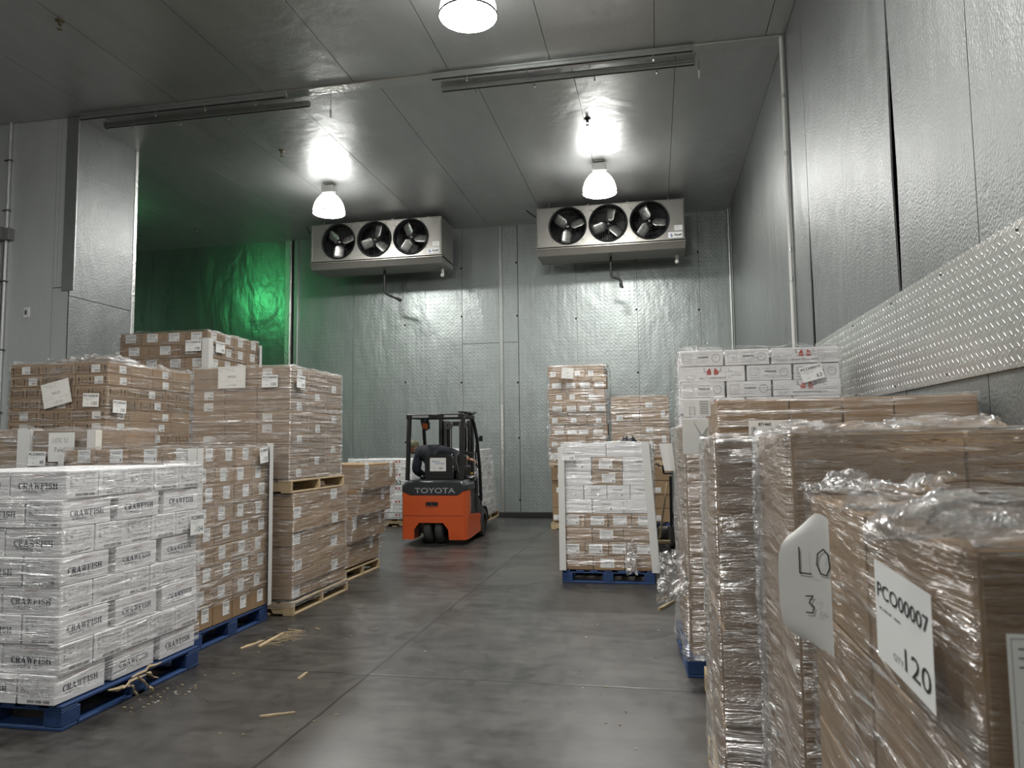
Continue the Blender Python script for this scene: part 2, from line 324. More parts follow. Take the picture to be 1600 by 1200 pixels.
# ------------------------------------------------------------------ mesh builder
class MB:
    def __init__(self): self.v = []; self.f = []; self.m = []; self.mats = []; self.uv = {}
    def mi(self, mat):
        mat = M[mat] if isinstance(mat, str) else mat
        if mat not in self.mats: self.mats.append(mat)
        return self.mats.index(mat)
    def add(self, verts, faces, mat, mx=None):
        b = len(self.v); k = self.mi(mat)
        for p in verts:
            p = Vector(p)
            if mx is not None: p = mx @ p
            self.v.append(p)
        for f in faces:
            self.f.append([b + i for i in f]); self.m.append(k)
        return self
    def quad(self, a, b, c, d, mat): return self.add([a, b, c, d], [(0, 1, 2, 3)], mat)
    def box(self, c, s, mat, ch=0.0, mx=None):
        x, y, z = s[0] / 2, s[1] / 2, s[2] / 2; cx, cy, cz = c
        T = Matrix.Translation((cx, cy, cz)); T = T if mx is None else mx @ T
        if ch <= 0:
            vs_ = [(i * x, j * y, k * z) for i in (-1, 1) for j in (-1, 1) for k in (-1, 1)]
            return self.add(vs_, [(0, 1, 3, 2), (4, 6, 7, 5), (0, 4, 5, 1), (2, 3, 7, 6), (0, 2, 6, 4), (1, 5, 7, 3)], mat, T)
        ch = min(ch, x * 0.9, y * 0.9, z * 0.9)
        vs_ = []; idx = {}
        for i in (-1, 1):
            for j in (-1, 1):
                for k in (-1, 1):
                    for a, p in enumerate(((i * x, j * (y - ch), k * (z - ch)), (i * (x - ch), j * y, k * (z - ch)), (i * (x - ch), j * (y - ch), k * z))):
                        idx[(i, j, k, a)] = len(vs_); vs_.append(p)
        F = []
        def fq(q): F.append(q)
        for i in (-1, 1):
            q = [idx[(i, -1, -1, 0)], idx[(i, 1, -1, 0)], idx[(i, 1, 1, 0)], idx[(i, -1, 1, 0)]]; fq(q if i > 0 else q[::-1])
            q = [idx[(-1, i, -1, 1)], idx[(1, i, -1, 1)], idx[(1, i, 1, 1)], idx[(-1, i, 1, 1)]]; fq(q if i < 0 else q[::-1])
            q = [idx[(-1, -1, i, 2)], idx[(1, -1, i, 2)], idx[(1, 1, i, 2)], idx[(-1, 1, i, 2)]]; fq(q if i > 0 else q[::-1])
        for i in (-1, 1):
            for j in (-1, 1):
                q = [idx[(i, j, -1, 0)], idx[(i, j, -1, 1)], idx[(i, j, 1, 1)], idx[(i, j, 1, 0)]]; fq(q if i * j > 0 else q[::-1])
                q = [idx[(i, -1, j, 0)], idx[(i, 1, j, 0)], idx[(i, 1, j, 2)], idx[(i, -1, j, 2)]]; fq(q if i * j > 0 else q[::-1])
                q = [idx[(-1, i, j, 1)], idx[(-1, i, j, 2)], idx[(1, i, j, 2)], idx[(1, i, j, 1)]]; fq(q if i * j > 0 else q[::-1])
        for i in (-1, 1):
            for j in (-1, 1):
                for k in (-1, 1):
                    q = [idx[(i, j, k, 0)], idx[(i, j, k, 1)], idx[(i, j, k, 2)]]; fq(q if i * j * k > 0 else q[::-1])
        return self.add(vs_, F, mat, T)
    def cyl(self, p0, p1, r0, mat, r1=None, n=16, cap=True):
        return self.tube([p0, p1], [r0, r0 if r1 is None else r1], mat, n, cap)
    def tube(self, pts, rad, mat, n=10, cap=True):
        pts = [Vector(p) for p in pts]
        if isinstance(rad, (int, float)): rad = [rad] * len(pts)
        vs_, F = [], []
        prev = None
        for i, p in enumerate(pts):
            d = (pts[min(i + 1, len(pts) - 1)] - pts[max(i - 1, 0)]).normalized()
            if prev is None:
                a = Vector((0, 0, 1)) if abs(d.z) < 0.9 else Vector((1, 0, 0))
                u = d.cross(a).normalized()
            else:
                u = (prev - d * prev.dot(d)).normalized()
            prev = u; w = d.cross(u)
            for k in range(n):
                t = 2 * PI * k / n
                vs_.append(p + (u * math.cos(t) + w * math.sin(t)) * rad[i])
        for i in range(len(pts) - 1):
            for k in range(n):
                a = i * n + k; b = i * n + (k + 1) % n
                F.append((a, b, b + n, a + n))
        if cap:
            F.append(tuple(reversed(range(n)))); F.append(tuple(range((len(pts) - 1) * n, len(pts) * n)))
        return self.add(vs_, F, mat)
    def lathe(self, prof, mat, c=(0, 0, 0), n=32, cap0=False, cap1=False, mx=None):
        vs_, F = [], []
        for (r, z) in prof:
            for k in range(n):
                t = 2 * PI * k / n; vs_.append((c[0] + r * math.cos(t), c[1] + r * math.sin(t), c[2] + z))
        for i in range(len(prof) - 1):
            for k in range(n):
                a = i * n + k; b = i * n + (k + 1) % n; F.append((a, b, b + n, a + n))
        if cap0: F.append(tuple(reversed(range(n))))
        if cap1: F.append(tuple(range((len(prof) - 1) * n, len(prof) * n)))
        return self.add(vs_, F, mat, mx)
    def ball(self, c, r, mat, n=16, sc=(1, 1, 1), mx=None):
        prof = [(max(1e-4, math.sin(PI * i / (n // 2))), -math.cos(PI * i / (n // 2))) for i in range(n // 2 + 1)]
        T = Matrix.Translation(c) @ Matrix.Diagonal((r * sc[0], r * sc[1], r * sc[2], 1))
        return self.lathe(prof, mat, n=n, mx=T if mx is None else mx @ T)
    def prism(self, poly, axis, a, b, mat, ch=0.0):
        """extrude a 2-D polygon (tuple order = remaining axes) from a to b along axis"""
        def P(p, t):
            q = [p[0], p[1]]; q.insert(axis, t); return tuple(q)
        n = len(poly); vs_ = [P(p, a) for p in poly] + [P(p, b) for p in poly]
        F = [(i, (i + 1) % n, n + (i + 1) % n, n + i) for i in range(n)] + [tuple(reversed(range(n))), tuple(range(n, 2 * n))]
        return self.add(vs_, F, mat)
    def bar(self, p0, p1, w, h, mat, ch=0.003, up=(0, 0, 1)):
        p0, p1 = Vector(p0), Vector(p1); d = p1 - p0; L = d.length; d.normalize()
        u = Vector(up)
        if abs(d.dot(u)) > 0.99: u = Vector((0, 1, 0))
        s = d.cross(u).normalized(); u = s.cross(d).normalized()
        R_ = Matrix(((d.x, s.x, u.x, 0), (d.y, s.y, u.y, 0), (d.z, s.z, u.z, 0), (0, 0, 0, 1)))
        return self.box((0, 0, 0), (L, w, h), mat, ch, Matrix.Translation((p0 + p1) / 2) @ R_)
    def build(self, name, parent=None, loc=(0, 0, 0), rz=0.0, smooth=None, fix=False):
        o = bpy.data.objects.new(name, self.mesh(name, smooth, fix)); COL.objects.link(o)
        o.location = loc; o.rotation_euler = (0, 0, rz)
        if parent is not None: o.parent = parent
        return o
    def mesh(self, name, smooth=None, fix=False):
        me = bpy.data.meshes.new(name)
        me.from_pydata([tuple(p) for p in self.v], [], self.f)
        for m_ in self.mats: me.materials.append(m_)
        me.polygons.foreach_set('material_index', self.m)
        if self.uv:
            ul = me.uv_layers.new(name='uv')
            for l in me.loops: ul.data[l.index].uv = self.uv.get(l.vertex_index, (0, 0))
        if fix:
            bm = bmesh.new(); bm.from_mesh(me); bmesh.ops.recalc_face_normals(bm, faces=bm.faces[:]); bm.to_mesh(me); bm.free()
        me.update()
        if smooth is not None:
            me.polygons.foreach_set('use_smooth', [True] * len(me.polygons))
            me.set_sharp_from_angle(angle=math.radians(smooth))
        return me

def tag(o, label=None, cat=None, group=None, kind=None):
    if label: o['label'] = label
    if cat: o['category'] = cat
    if group: o['group'] = group
    if kind: o['kind'] = kind
    return o
def empty(name, loc, rz=0.0):
    o = bpy.data.objects.new(name, None); COL.objects.link(o); o.location = loc; o.rotation_euler = (0, 0, rz)
    o.empty_display_size = 0.2; return o
def copy_tree(o, parent=None, loc=None, rz=None):
    c = o.copy(); COL.objects.link(c); c.parent = parent
    if loc is not None: c.location = loc
    if rz is not None: c.rotation_euler = (0, 0, rz)
    for ch in list(o.children): copy_tree(ch, c)
    return c

# ------------------------------------------------------------------ lettering
_tc = {}
def text_geo(s, bold=0.0, shear=0.0):
    key = (s, bold, shear)
    if key in _tc: return _tc[key]
    cu = bpy.data.curves.new('t', 'FONT'); cu.body = s; cu.size = 1.0; cu.offset = bold; cu.shear = shear
    cu.resolution_u = 3; cu.fill_mode = 'FRONT'
    o = bpy.data.objects.new('t', cu); COL.objects.link(o)
    dg = bpy.context.evaluated_depsgraph_get(); dg.update()
    me = o.evaluated_get(dg).to_mesh()
    vs_ = [(v.co.x, v.co.y) for v in me.vertices]; fs = [tuple(p.vertices) for p in me.polygons]
    o.evaluated_get(dg).to_mesh_clear()
    bpy.data.objects.remove(o); bpy.data.curves.remove(cu)
    x0 = min(v[0] for v in vs_); x1 = max(v[0] for v in vs_); y0 = min(v[1] for v in vs_); y1 = max(v[1] for v in vs_)
    vs_ = [((x - x0) / (x1 - x0), (y - y0) / (y1 - y0)) for x, y in vs_]
    _tc[key] = (vs_, fs, (x1 - x0) / max(1e-6, y1 - y0)); return _tc[key]
def arc(cx, cy, ro, ri, a0, a1, ky=1.0, n=10):
    V, F = [], []
    for i in range(n + 1):
        t = math.radians(a0 + (a1 - a0) * i / n)
        V += [(cx + ro[0] * math.cos(t), cy + ro[1] * math.sin(t)), (cx + ri[0] * math.cos(t), cy + ri[1] * math.sin(t))]
    for i in range(n): F.append((2 * i, 2 * i + 2, 2 * i + 3, 2 * i + 1))
    return V, F
def slab_glyph(ch):
    """bold slab-serif capitals, height 1"""
    V, F = [], []
    def q(*p):
        b = len(V); V.extend(p); F.append(tuple(range(b, b + len(p))))
    def r(x0, y0, x1, y1): q((x0, y0), (x1, y0), (x1, y1), (x0, y1))
    def a(*k, **kw):
        v, f = arc(*k, **kw); b = len(V); V.extend(v); F.extend([tuple(b + i for i in t) for t in f])
    if ch == 'C': a(.44, .5, (.44, .52), (.17, .40), 48, 312, n=14); r(.66, .62, .76, 1.0); w = .80
    elif ch == 'R': r(.10, 0, .34, 1); r(.0, 0, .44, .1); r(.0, .9, .5, 1); a(.48, .73, (.33, .27), (.10, .16), -90, 90); r(.3, .46, .5, .57); q((.42, .5), (.66, .5), (.86, .0), (.58, 0)); r(.55, 0, .95, .1); w = .96
    elif ch == 'A': q((.08, .05), (.20, .05), (.48, 1), (.38, 1)); q((.56, .05), (.84, .05), (.58, 1), (.34, 1)); r(.25, .28, .66, .38); r(0, 0, .32, .1); r(.5, 0, .95, .1); w = .96
    elif ch == 'W': q((.08, 1), (.32, 1), (.44, 0), (.30, 0)); q((.36, 0), (.44, 0), (.66, .95), (.56, .95)); q((.50, 1), (.72, 1), (.86, 0), (.72, 0)); q((.78, 0), (.86, 0), (1.12, 1), (1.0, 1)); r(0, .9, .42, 1); r(.46, .9, .80, 1); r(.9, .9, 1.2, 1); w = 1.2
    elif ch == 'F': r(.10, 0, .34, 1); r(0, 0, .46, .1); r(0, .88, .8, 1); r(.3, .46, .62, .57); r(.70, .68, .8, 1); r(.55, .36, .63, .66); w = .84
    elif ch == 'I': r(.12, 0, .36, 1); r(0, 0, .48, .1); r(0, .9, .48, 1); w = .50
    elif ch == 'S': a(.36, .72, (.33, .29), (.12, .17), 20, 270, n=12); a(.38, .29, (.35, .30), (.12, .17), -160, 90, n=12); r(.58, .68, .67, 1.0); r(.04, 0, .13, .32); w = .76
    elif ch == 'H': r(.10, 0, .34, 1); r(.62, 0, .86, 1); r(.3, .45, .66, .57); r(0, 0, .42, .1); r(0, .9, .42, 1); r(.54, 0, .96, .1); r(.54, .9, .96, 1); w = .98
    return V, F, w
def slab_geo(word):
    key = ('slab', word)
    if key in _tc: return _tc[key]
    V, F, x = [], [], 0
    for ch in word:
        v, f, w = slab_glyph(ch); b = len(V)
        V += [(x + p[0], p[1]) for p in v]; F += [tuple(b + i for i in t) for t in f]; x += w + .06
    x -= .06
    V = [(p[0] / x, p[1]) for p in V]; _tc[key] = (V, F, x); return _tc[key]

class Sheet:
    """collects flat print on a face; frame: origin + u (right) + v (up), n = outward"""
    def __init__(self, mb, org, u, v, off=0.0008):
        self.mb = mb; self.u = Vector(u).normalized(); self.v = Vector(v).normalized(); self.n = self.u.cross(self.v)
        self.o = Vector(org) + self.n * off; self.d = 0.0
    def P(self, x, y, l=0): return self.o + self.u * x + self.v * y + self.n * (l * 0.0006)
    def rect(self, x0, y0, x1, y1, mat, l=0):
        self.mb.quad(self.P(x0, y0, l), self.P(x1, y0, l), self.P(x1, y1, l), self.P(x0, y1, l), mat)
    def poly(self, pts, mat, l=0):
        self.mb.add([self.P(x, y, l) for x, y in pts], [tuple(range(len(pts)))], mat)
    def text(self, s, x, y, h, mat, l=0, w=None, align='c', bold=0.0, shear=0.0, slab=False):
        V, F, asp = slab_geo(s) if slab else text_geo(s, bold, shear)
        W = w if w else h * asp
        ox = x - W / 2 if align == 'c' else (x if align == 'l' else x - W)
        self.mb.add([self.P(ox + p[0] * W, y + p[1] * h, l) for p in V], F, mat)
    def stroke(self, pts, wd, mat, l=0):
        for (x0, y0), (x1, y1) in zip(pts[:-1], pts[1:]):
            dx, dy = x1 - x0, y1 - y0; L = math.hypot(dx, dy) or 1; px, py = -dy / L * wd / 2, dx / L * wd / 2; ex, ey = dx / L * wd / 3, dy / L * wd / 3
            self.poly([(x0 - px - ex, y0 - py - ey), (x1 - px + ex, y1 - py + ey), (x1 + px + ex, y1 + py + ey), (x0 + px - ex, y0 + py - ey)], mat, l)
    def frame(self, x0, y0, x1, y1, t, mat, l=0):
        self.rect(x0, y0, x1, y0 + t, mat, l); self.rect(x0, y1 - t, x1, y1, mat, l); self.rect(x0, y0, x0 + t, y1, mat, l); self.rect(x1 - t, y0, x1, y1, mat, l)

def face_sheet(mb, w, d, h, face, off=0.0008):
    """sheet on one side of a box whose base centre is the origin"""
    if face == '-y': return Sheet(mb, (0, -d / 2, 0), (1, 0, 0), (0, 0, 1), off), w
    if face == '+y': return Sheet(mb, (0, d / 2, 0), (-1, 0, 0), (0, 0, 1), off), w
    if face == '+x': return Sheet(mb, (w / 2, 0, 0), (0, 1, 0), (0, 0, 1), off), d
    return Sheet(mb, (-w / 2, 0, 0), (0, -1, 0), (0, 0, 1), off), d

HAND = {'L': [[(0, 1), (0, 0), (.5, 0)]], 'O': [[(.3, 1), (.05, .8), (0, .4), (.15, .05), (.4, 0), (.55, .3), (.5, .8), (.3, 1)]],
        'T': [[(0, 1), (.6, 1)], [(.3, 1), (.28, 0)]], 'E': [[(.5, 1), (0, 1), (0, 0), (.5, 0)], [(0, .5), (.4, .5)]],
        '3': [[(0, .95), (.45, 1), (.2, .6), (.5, .4), (.4, .05), (0, .05)]], '2': [[(0, .85), (.25, 1), (.45, .8), (0, 0), (.55, 0)]],
        '5': [[(.5, 1), (.1, 1), (.05, .6), (.4, .6), (.5, .3), (.3, 0), (0, .05)]],
        'P': [[(0, 0), (0, 1), (.4, .95), (.45, .6), (0, .5)]], 'a': [[(.4, .55), (.1, .5), (0, .2), (.2, 0), (.4, .2), (.4, .55), (.45, 0)]],
        'l': [[(0, 1), (.05, 0)]], 'e': [[(0, .3), (.4, .35), (.3, .55), (.05, .45), (0, .1), (.3, 0), (.45, .1)]],
        't': [[(.15, .9), (.15, .05), (.35, 0)], [(0, .6), (.35, .6)]], '4': [[(.1, 1), (.0, .4), (.5, .4)], [(.4, .8), (.4, 0)]],
        'c': [[(.4, .5), (.1, .5), (0, .2), (.2, 0), (.4, .1)]]}
def hand(sh, s, x, y, h, wd, mat, l=1):
    for ch in s:
        if ch == ' ': x += h * .45; continue
        for st in HAND[ch]: sh.stroke([(x + p[0] * h * .9, y + p[1] * h) for p in st], wd, mat, l)
        x += h * (.30 if ch in 'lt' else .68)

# ------------------------------------------------------------------ the room
def structure(o): o['kind'] = 'structure'; return o
# floor
mb = MB(); mb.box((-5, 4, -0.05), (14.5, 24, 0.1), 'floor'); structure(mb.build('floor'))

# sheets on the walls: each sheet is a thin slab with its own outline, dark gap behind
def sheets(mb, plane, at, quads, mat, t=0.012, toward=1):
    """quads: lists of 4 (u, v); plane 'y' (u=x) or 'x' (u=y) or 'z' (u=x, v=y)"""
    for q in quads:
        front, back = [], []
        for (u, v) in q:
            if plane == 'y': front.append((u, at + toward * 0, v)); back.append((u, at - toward * t, v))
            elif plane == 'x': front.append((at, u, v)); back.append((at - toward * t, u, v))
            else: front.append((u, v, at)); back.append((u, v, at - toward * t))
        n = 4; V = front + back
        mb.add(V, [(0, 1, 2, 3), (7, 6, 5, 4)] + [(i, i + n, (i + 1) % n + n, (i + 1) % n) for i in range(n)], mat)
def rectq(u0, u1, v0, v1): return [(u0, v0), (u1, v0), (u1, v1), (u0, v1)]
G = 0.006
# back wall, y = BY facing -y
mb = MB(); mb.box((-6.2, BY + 0.09, CH / 2), (16, 0.1, CH), 'gap')
xs = [-13.8, -13.2, -11.92, -10.62, -9.32, -8.16, -6.71, -5.44, -4.14, -3.26]
qs = [rectq(a + G / 2, b - G / 2, 0.0, CH) for a, b in zip(xs[:-2], xs[1:-1])]
qs += [rectq(-4.14 + G, -3.26 - G, 0, 3.765), rectq(-4.14 + G, -3.26 - G, 3.775, CH), rectq(-3.26 + G, -2.885, 0, 3.765), rectq(-3.26 + G, -2.885, 3.775, CH)]
xs = [-2.875, -1.60, -0.31, 0.98, RX]
qs += [rectq(a + G / 2, b - G / 2, 0, CH) for a, b in zip(xs[:-1], xs[1:])]
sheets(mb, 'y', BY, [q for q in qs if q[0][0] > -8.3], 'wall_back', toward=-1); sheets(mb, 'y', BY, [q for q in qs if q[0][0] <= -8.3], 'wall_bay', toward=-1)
for sx in (-5.44, -4.14, -2.88, -1.60, -0.31, 0.98):
    for z in (0.5, 1.75, 3.0, 4.25, 5.5): mb.ball((sx - 0.02 + rnd.uniform(-.01, .01), BY - 0.004, z + rnd.uniform(-.15, .15)), 0.022, 'gap', 8, (1, .3, 1))
structure(mb.build('wall_back', fix=True))
# right wall, x = RX facing -x : two opened seams, wider than the rest
mb = MB(); mb.box((RX + 0.09, 4, CH / 2), (0.1, 24, CH), 'gap')
ys = [-8, -6.4, -5.1, -3.8, -2.5, -1.2, 0.1, 1.4, 2.7, 4.02]
qs = [rectq(a + G / 2, b - G / 2, 0, CH) for a, b in zip(ys[:-1], ys[1:])]
def right_seam(y, z):          # y of the split seam near y = 5.25 and how wide it gapes at height z
    g = 0.004
    if z < 5.0: g = 0.004 + 0.055 * max(0.0, 1 - abs(z - 3.35) / 1.5)
    return y, g
zz = [0, 1.5, 2.2, 2.9, 3.35, 3.8, 4.4, 5.0, 5.7, CH]
for z0, z1 in zip(zz[:-1], zz[1:]):
    (ya, ga), (yb, gb) = right_seam(5.24, z0), right_seam(5.24, z1)
    qs.append([(4.02 + G, z0), (ya - ga, z0), (yb - gb, z1), (4.02 + G, z1)])
    qs.append([(ya + ga, z0), (6.55, z0), (6.55, z1), (yb + gb, z1)])
zz = [0, 1.0, 2.5, 3.2, 3.95, CH]
for z0, z1 in zip(zz[:-1], zz[1:]):
    g0 = max(0.002, 0.075 * (1 - abs(z0 - 2.8) / 1.35)); g1 = max(0.002, 0.075 * (1 - abs(z1 - 2.8) / 1.35))
    qs.append([(6.552, z0), (7.95 - g0, z0), (7.95 - g1, z1), (6.552, z1)])
    qs.append([(7.95 + g0, z0), (8.88, z0), (8.88, z1), (7.95 + g1, z1)])
ys = [8.92, 9.55, 10.9, 12.2, 13.5, 14.75, BY]
qs += [rectq(a + G / 3, b - G / 3, 0, CH) for a, b in zip(ys[:-1], ys[1:])]
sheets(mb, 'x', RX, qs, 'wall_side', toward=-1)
structure(mb.build('wall_right', fix=True))
# ceiling
mb = MB(); mb.box((-6.2, 4, CH + 0.07), (16, 24, 0.1), 'gap')
qs = []
xn = [-14.2, -12.9, -11.6, -10.3, -9.0, -7.7, -6.41, -5.10, -3.80, -2.49, -1.18, 0.11, 1.41, RX]
for a, b in zip(xn[:-1], xn[1:]): qs += [rectq(a + .004, b - .004, -8, 2.0), rectq(a + .004, b - .004, 2.01, JY - 0.01)]
xf = [-14.2, -12.6, -11.3, -10.0, -8.7, -7.4, -6.11, -4.82, -3.51, -2.23, -0.93, 0.37, RX]
for a, b in zip(xf[:-1], xf[1:]): qs.append(rectq(a + .004, b - .004, JY + 0.01, BY))
sheets(mb, 'z', CH, qs, 'ceiling', toward=-1)
structure(mb.build('ceiling', fix=True))
# left wall: near face (y = JY), jamb face (x = LX0), the green bay beyond and the side of the near hall
mb = MB()
mb.box((-9.9, JY + 0.65 + 0.013, CH / 2), (3.47, 1.27, CH), 'gap')
qs = [rectq(-11.6, -9.42, 0, CH), rectq(-9.414, -8.42, 0, CH), rectq(-8.414, -8.16, 0, 3.86), rectq(-8.35, -8.16, 3.87, CH), rectq(-8.414, -8.356, 3.87, CH)]
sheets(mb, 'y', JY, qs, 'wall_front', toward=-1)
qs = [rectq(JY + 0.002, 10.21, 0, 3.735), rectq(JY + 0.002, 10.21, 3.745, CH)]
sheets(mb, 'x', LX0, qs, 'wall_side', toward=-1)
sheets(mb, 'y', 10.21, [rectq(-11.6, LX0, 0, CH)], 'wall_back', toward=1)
structure(mb.build('wall_left', fix=True))
mb = MB(); mb.box((-11.55, 0.5, CH / 2), (0.1, 16.9, CH), 'wall_side'); structure(mb.build('wall_left_near'))
mb = MB(); mb.box((-13.6, 12.9, CH / 2), (0.1, 5.6, CH), 'wall_side'); mb.box((-12.6, 10.15, CH / 2), (2.2, 0.1, CH), 'wall_back'); structure(mb.build('wall_left_bay'))
mb = MB(); mb.box((-5, -7.5, CH / 2), (13.5, 0.1, CH), 'wall_back'); structure(mb.build('wall_front'))
# kerb, trims
mb = MB(); mb.box((-6, BY - 0.06, 0.055), (15.2, 0.12, 0.11), 'base', 0.01); structure(mb.build('baseboard_back'))
mb = MB(); mb.box((-3.26, BY - 0.012, CH / 2), (0.085, 0.024, CH), 'trim', 0.006); mb.box((-3.26, BY - 0.028, 1.2), (0.06, 0.012, 2.4), 'trim_hammered', 0.004)
structure(mb.build('trim_1'))
mb = MB(); mb.box((-8.12, BY - 0.02, CH / 2), (0.10, 0.04, CH), 'trim', 0.008); mb.box((-8.33, BY - 0.02, CH / 2), (0.13, 0.04, CH), 'trim_hammered', 0.008)
mb.box((-8.215, BY - 0.008, CH / 2), (0.05, 0.012, CH), 'gap'); structure(mb.build('trim_2'))
mb = MB(); mb.tube([(RX - 0.03, BY - 0.05, 0), (RX - 0.03, BY - 0.05, CH)], 0.035, 'trim', 12); mb.box((RX - 0.014, BY - 0.28, 3.185), (0.014, 0.10, CH), 'trim', 0.004)
structure(mb.build('trim_3'))
mb = MB(); mb.box((RX - 0.012, JY + 0.02, CH / 2), (0.024, 0.19, CH), 'trim', 0.006); mb.tube([(RX - 0.04, JY - 0.06, 0), (RX - 0.04, JY - 0.06, CH)], 0.022, 'white_pvc', 10)
for z in (2.3, 3.4, 3.75, 4.9, 5.6): mb.tube([(RX - 0.04, JY - 0.06, z), (RX - 0.04, JY - 0.06, z + .05)], 0.027, 'trim', 10)
structure(mb.build('trim_4'))
mb = MB(); mb.box((-3.2, JY, CH - 0.012), (9.6, 0.20, 0.022), 'foil', 0.006); structure(mb.build('trim_5'))
mb = MB(); mb.box((LX0 - 0.01, JY - 0.006, CH / 2 + 1.9), (0.20, 0.02, 2.55), 'trim', 0.005); structure(mb.build('trim_6'))
mb = MB(); mb.box((LX0 + 0.012, 10.19, CH / 2), (0.024, 0.07, CH), 'trim_hammered', 0.006); structure(mb.build('trim_7'))
# tread plate strip bolted to the right wall
t = MB()
for a, b in ((-1.0, 0.42), (0.425, 2.86), (2.865, 5.3), (5.305, 7.85)): t.box((RX - 0.012, (a + b) / 2, 2.212), (0.008, b - a, 0.655), 'plate')
o = t.build('tread_plate')
tag(o, 'bright metal diamond tread plate strip fixed along the right wall', 'wall plate')
for yy in (1.9, 2.75, 3.6, 4.5, 5.4, 6.4, 7.6):
    for zz_ in (1.93, 2.5):
        b = MB(); b.ball((RX - 0.017, yy, zz_), 0.012, 'steel', 8, (.5, 1, 1)); b.build('bolt', o)

# ------------------------------------------------------------------ high-bay lamps
def make_lamp(dome='dome', lens='lens'):
    root = empty('high_bay_lamp', (0, 0, 0))
    m = MB(); m.box((0, 0, -0.012), (0.15, 0.15, 0.024), 'fixture', 0.004); m.cyl((0, 0, -0.02), (0, 0, -0.06), 0.035, 'fixture'); m.build('ceiling_bracket', root, smooth=40)
    m = MB(); m.box((0, 0, -0.125), (0.23, 0.21, 0.14), 'fixture', 0.012); m.box((0.12, -0.01, -0.13), (0.02, 0.10, 0.09), 'fixture', 0.004)
    for k in range(5): m.box((-0.08 + k * 0.04, -0.107, -0.125), (0.008, 0.008, 0.11), 'fixture')
    m.build('ballast_housing', root, smooth=40)
    prof = [(0.085, -0.155), (0.11, -0.165), (0.16, -0.20), (0.21, -0.26), (0.25, -0.33), (0.278, -0.42), (0.288, -0.51), (0.284, -0.51), (0.273, -0.415), (0.245, -0.328), (0.205, -0.262), (0.155, -0.205), (0.08, -0.165)]
    m = MB(); m.lathe(prof, dome, n=48); m.build('reflector_dome', root, loc=(0, 0, -.04), smooth=60)
    m = MB(); m.lathe([(0.288, -0.505), (0.297, -0.51), (0.297, -0.522), (0.286, -0.526)], 'frame', n=48)
    for a in (0.4, 2.5, 4.6): m.box((0.292 * math.cos(a), 0.292 * math.sin(a), -0.51), (0.012, 0.012, 0.03), 'steel')
    m.build('rim_ring', root, loc=(0, 0, -.04), smooth=60)
    m = MB(); m.lathe([(0.285, -0.52), (0.25, -0.535), (0.16, -0.553), (0.08, -0.56), (0.0005, -0.562)], lens, n=48); m.build('lens', root, loc=(0, 0, -.04), smooth=60)
    return root
lamp0 = make_lamp()
LPOS = [(-0.83, 12.29, 'white high-bay dome lamp hanging before the right cooling unit'), (-5.77, 12.27, 'white high-bay dome lamp hanging before the left cooling unit'),
        (-1.72, 6.78, 'large bright dome lamp cut off by the top edge of the photo')]
for i, (x, y, lb) in enumerate(LPOS):
    l = lamp0 if i == 0 else copy_tree(lamp0)
    l.location = (x, y, CH); tag(l, lb, 'lamp')
# unseen lamps added behind and above the camera to light loads and walls
for x, y, lb in ((-2.5, -3.6, 'added unseen dome lamp lighting the rear of the hall'), (-0.9, 3.1, 'added unseen dome lamp lighting the loads along the near aisle'), (-7.0, 1.9, 'added unseen dome lamp on the near left lighting the left wall')):
    l = copy_tree(lamp0); l.location = (x, y, CH); tag(l, lb, 'lamp')
g = make_lamp('dome_green', 'lens_green'); g.location = (-10.75, 12.1, CH - 0.12)  # unseen lamp added for the bay's green light, placed by its wall reflection
m = MB(); m.cyl((0, 0, 0), (0, 0, 0.12), 0.012, 'steel', n=8); m.build('hanging_rod', g)
tag(g, 'unseen green tinted dome lamp added in the side bay behind the left jamb', 'lamp')

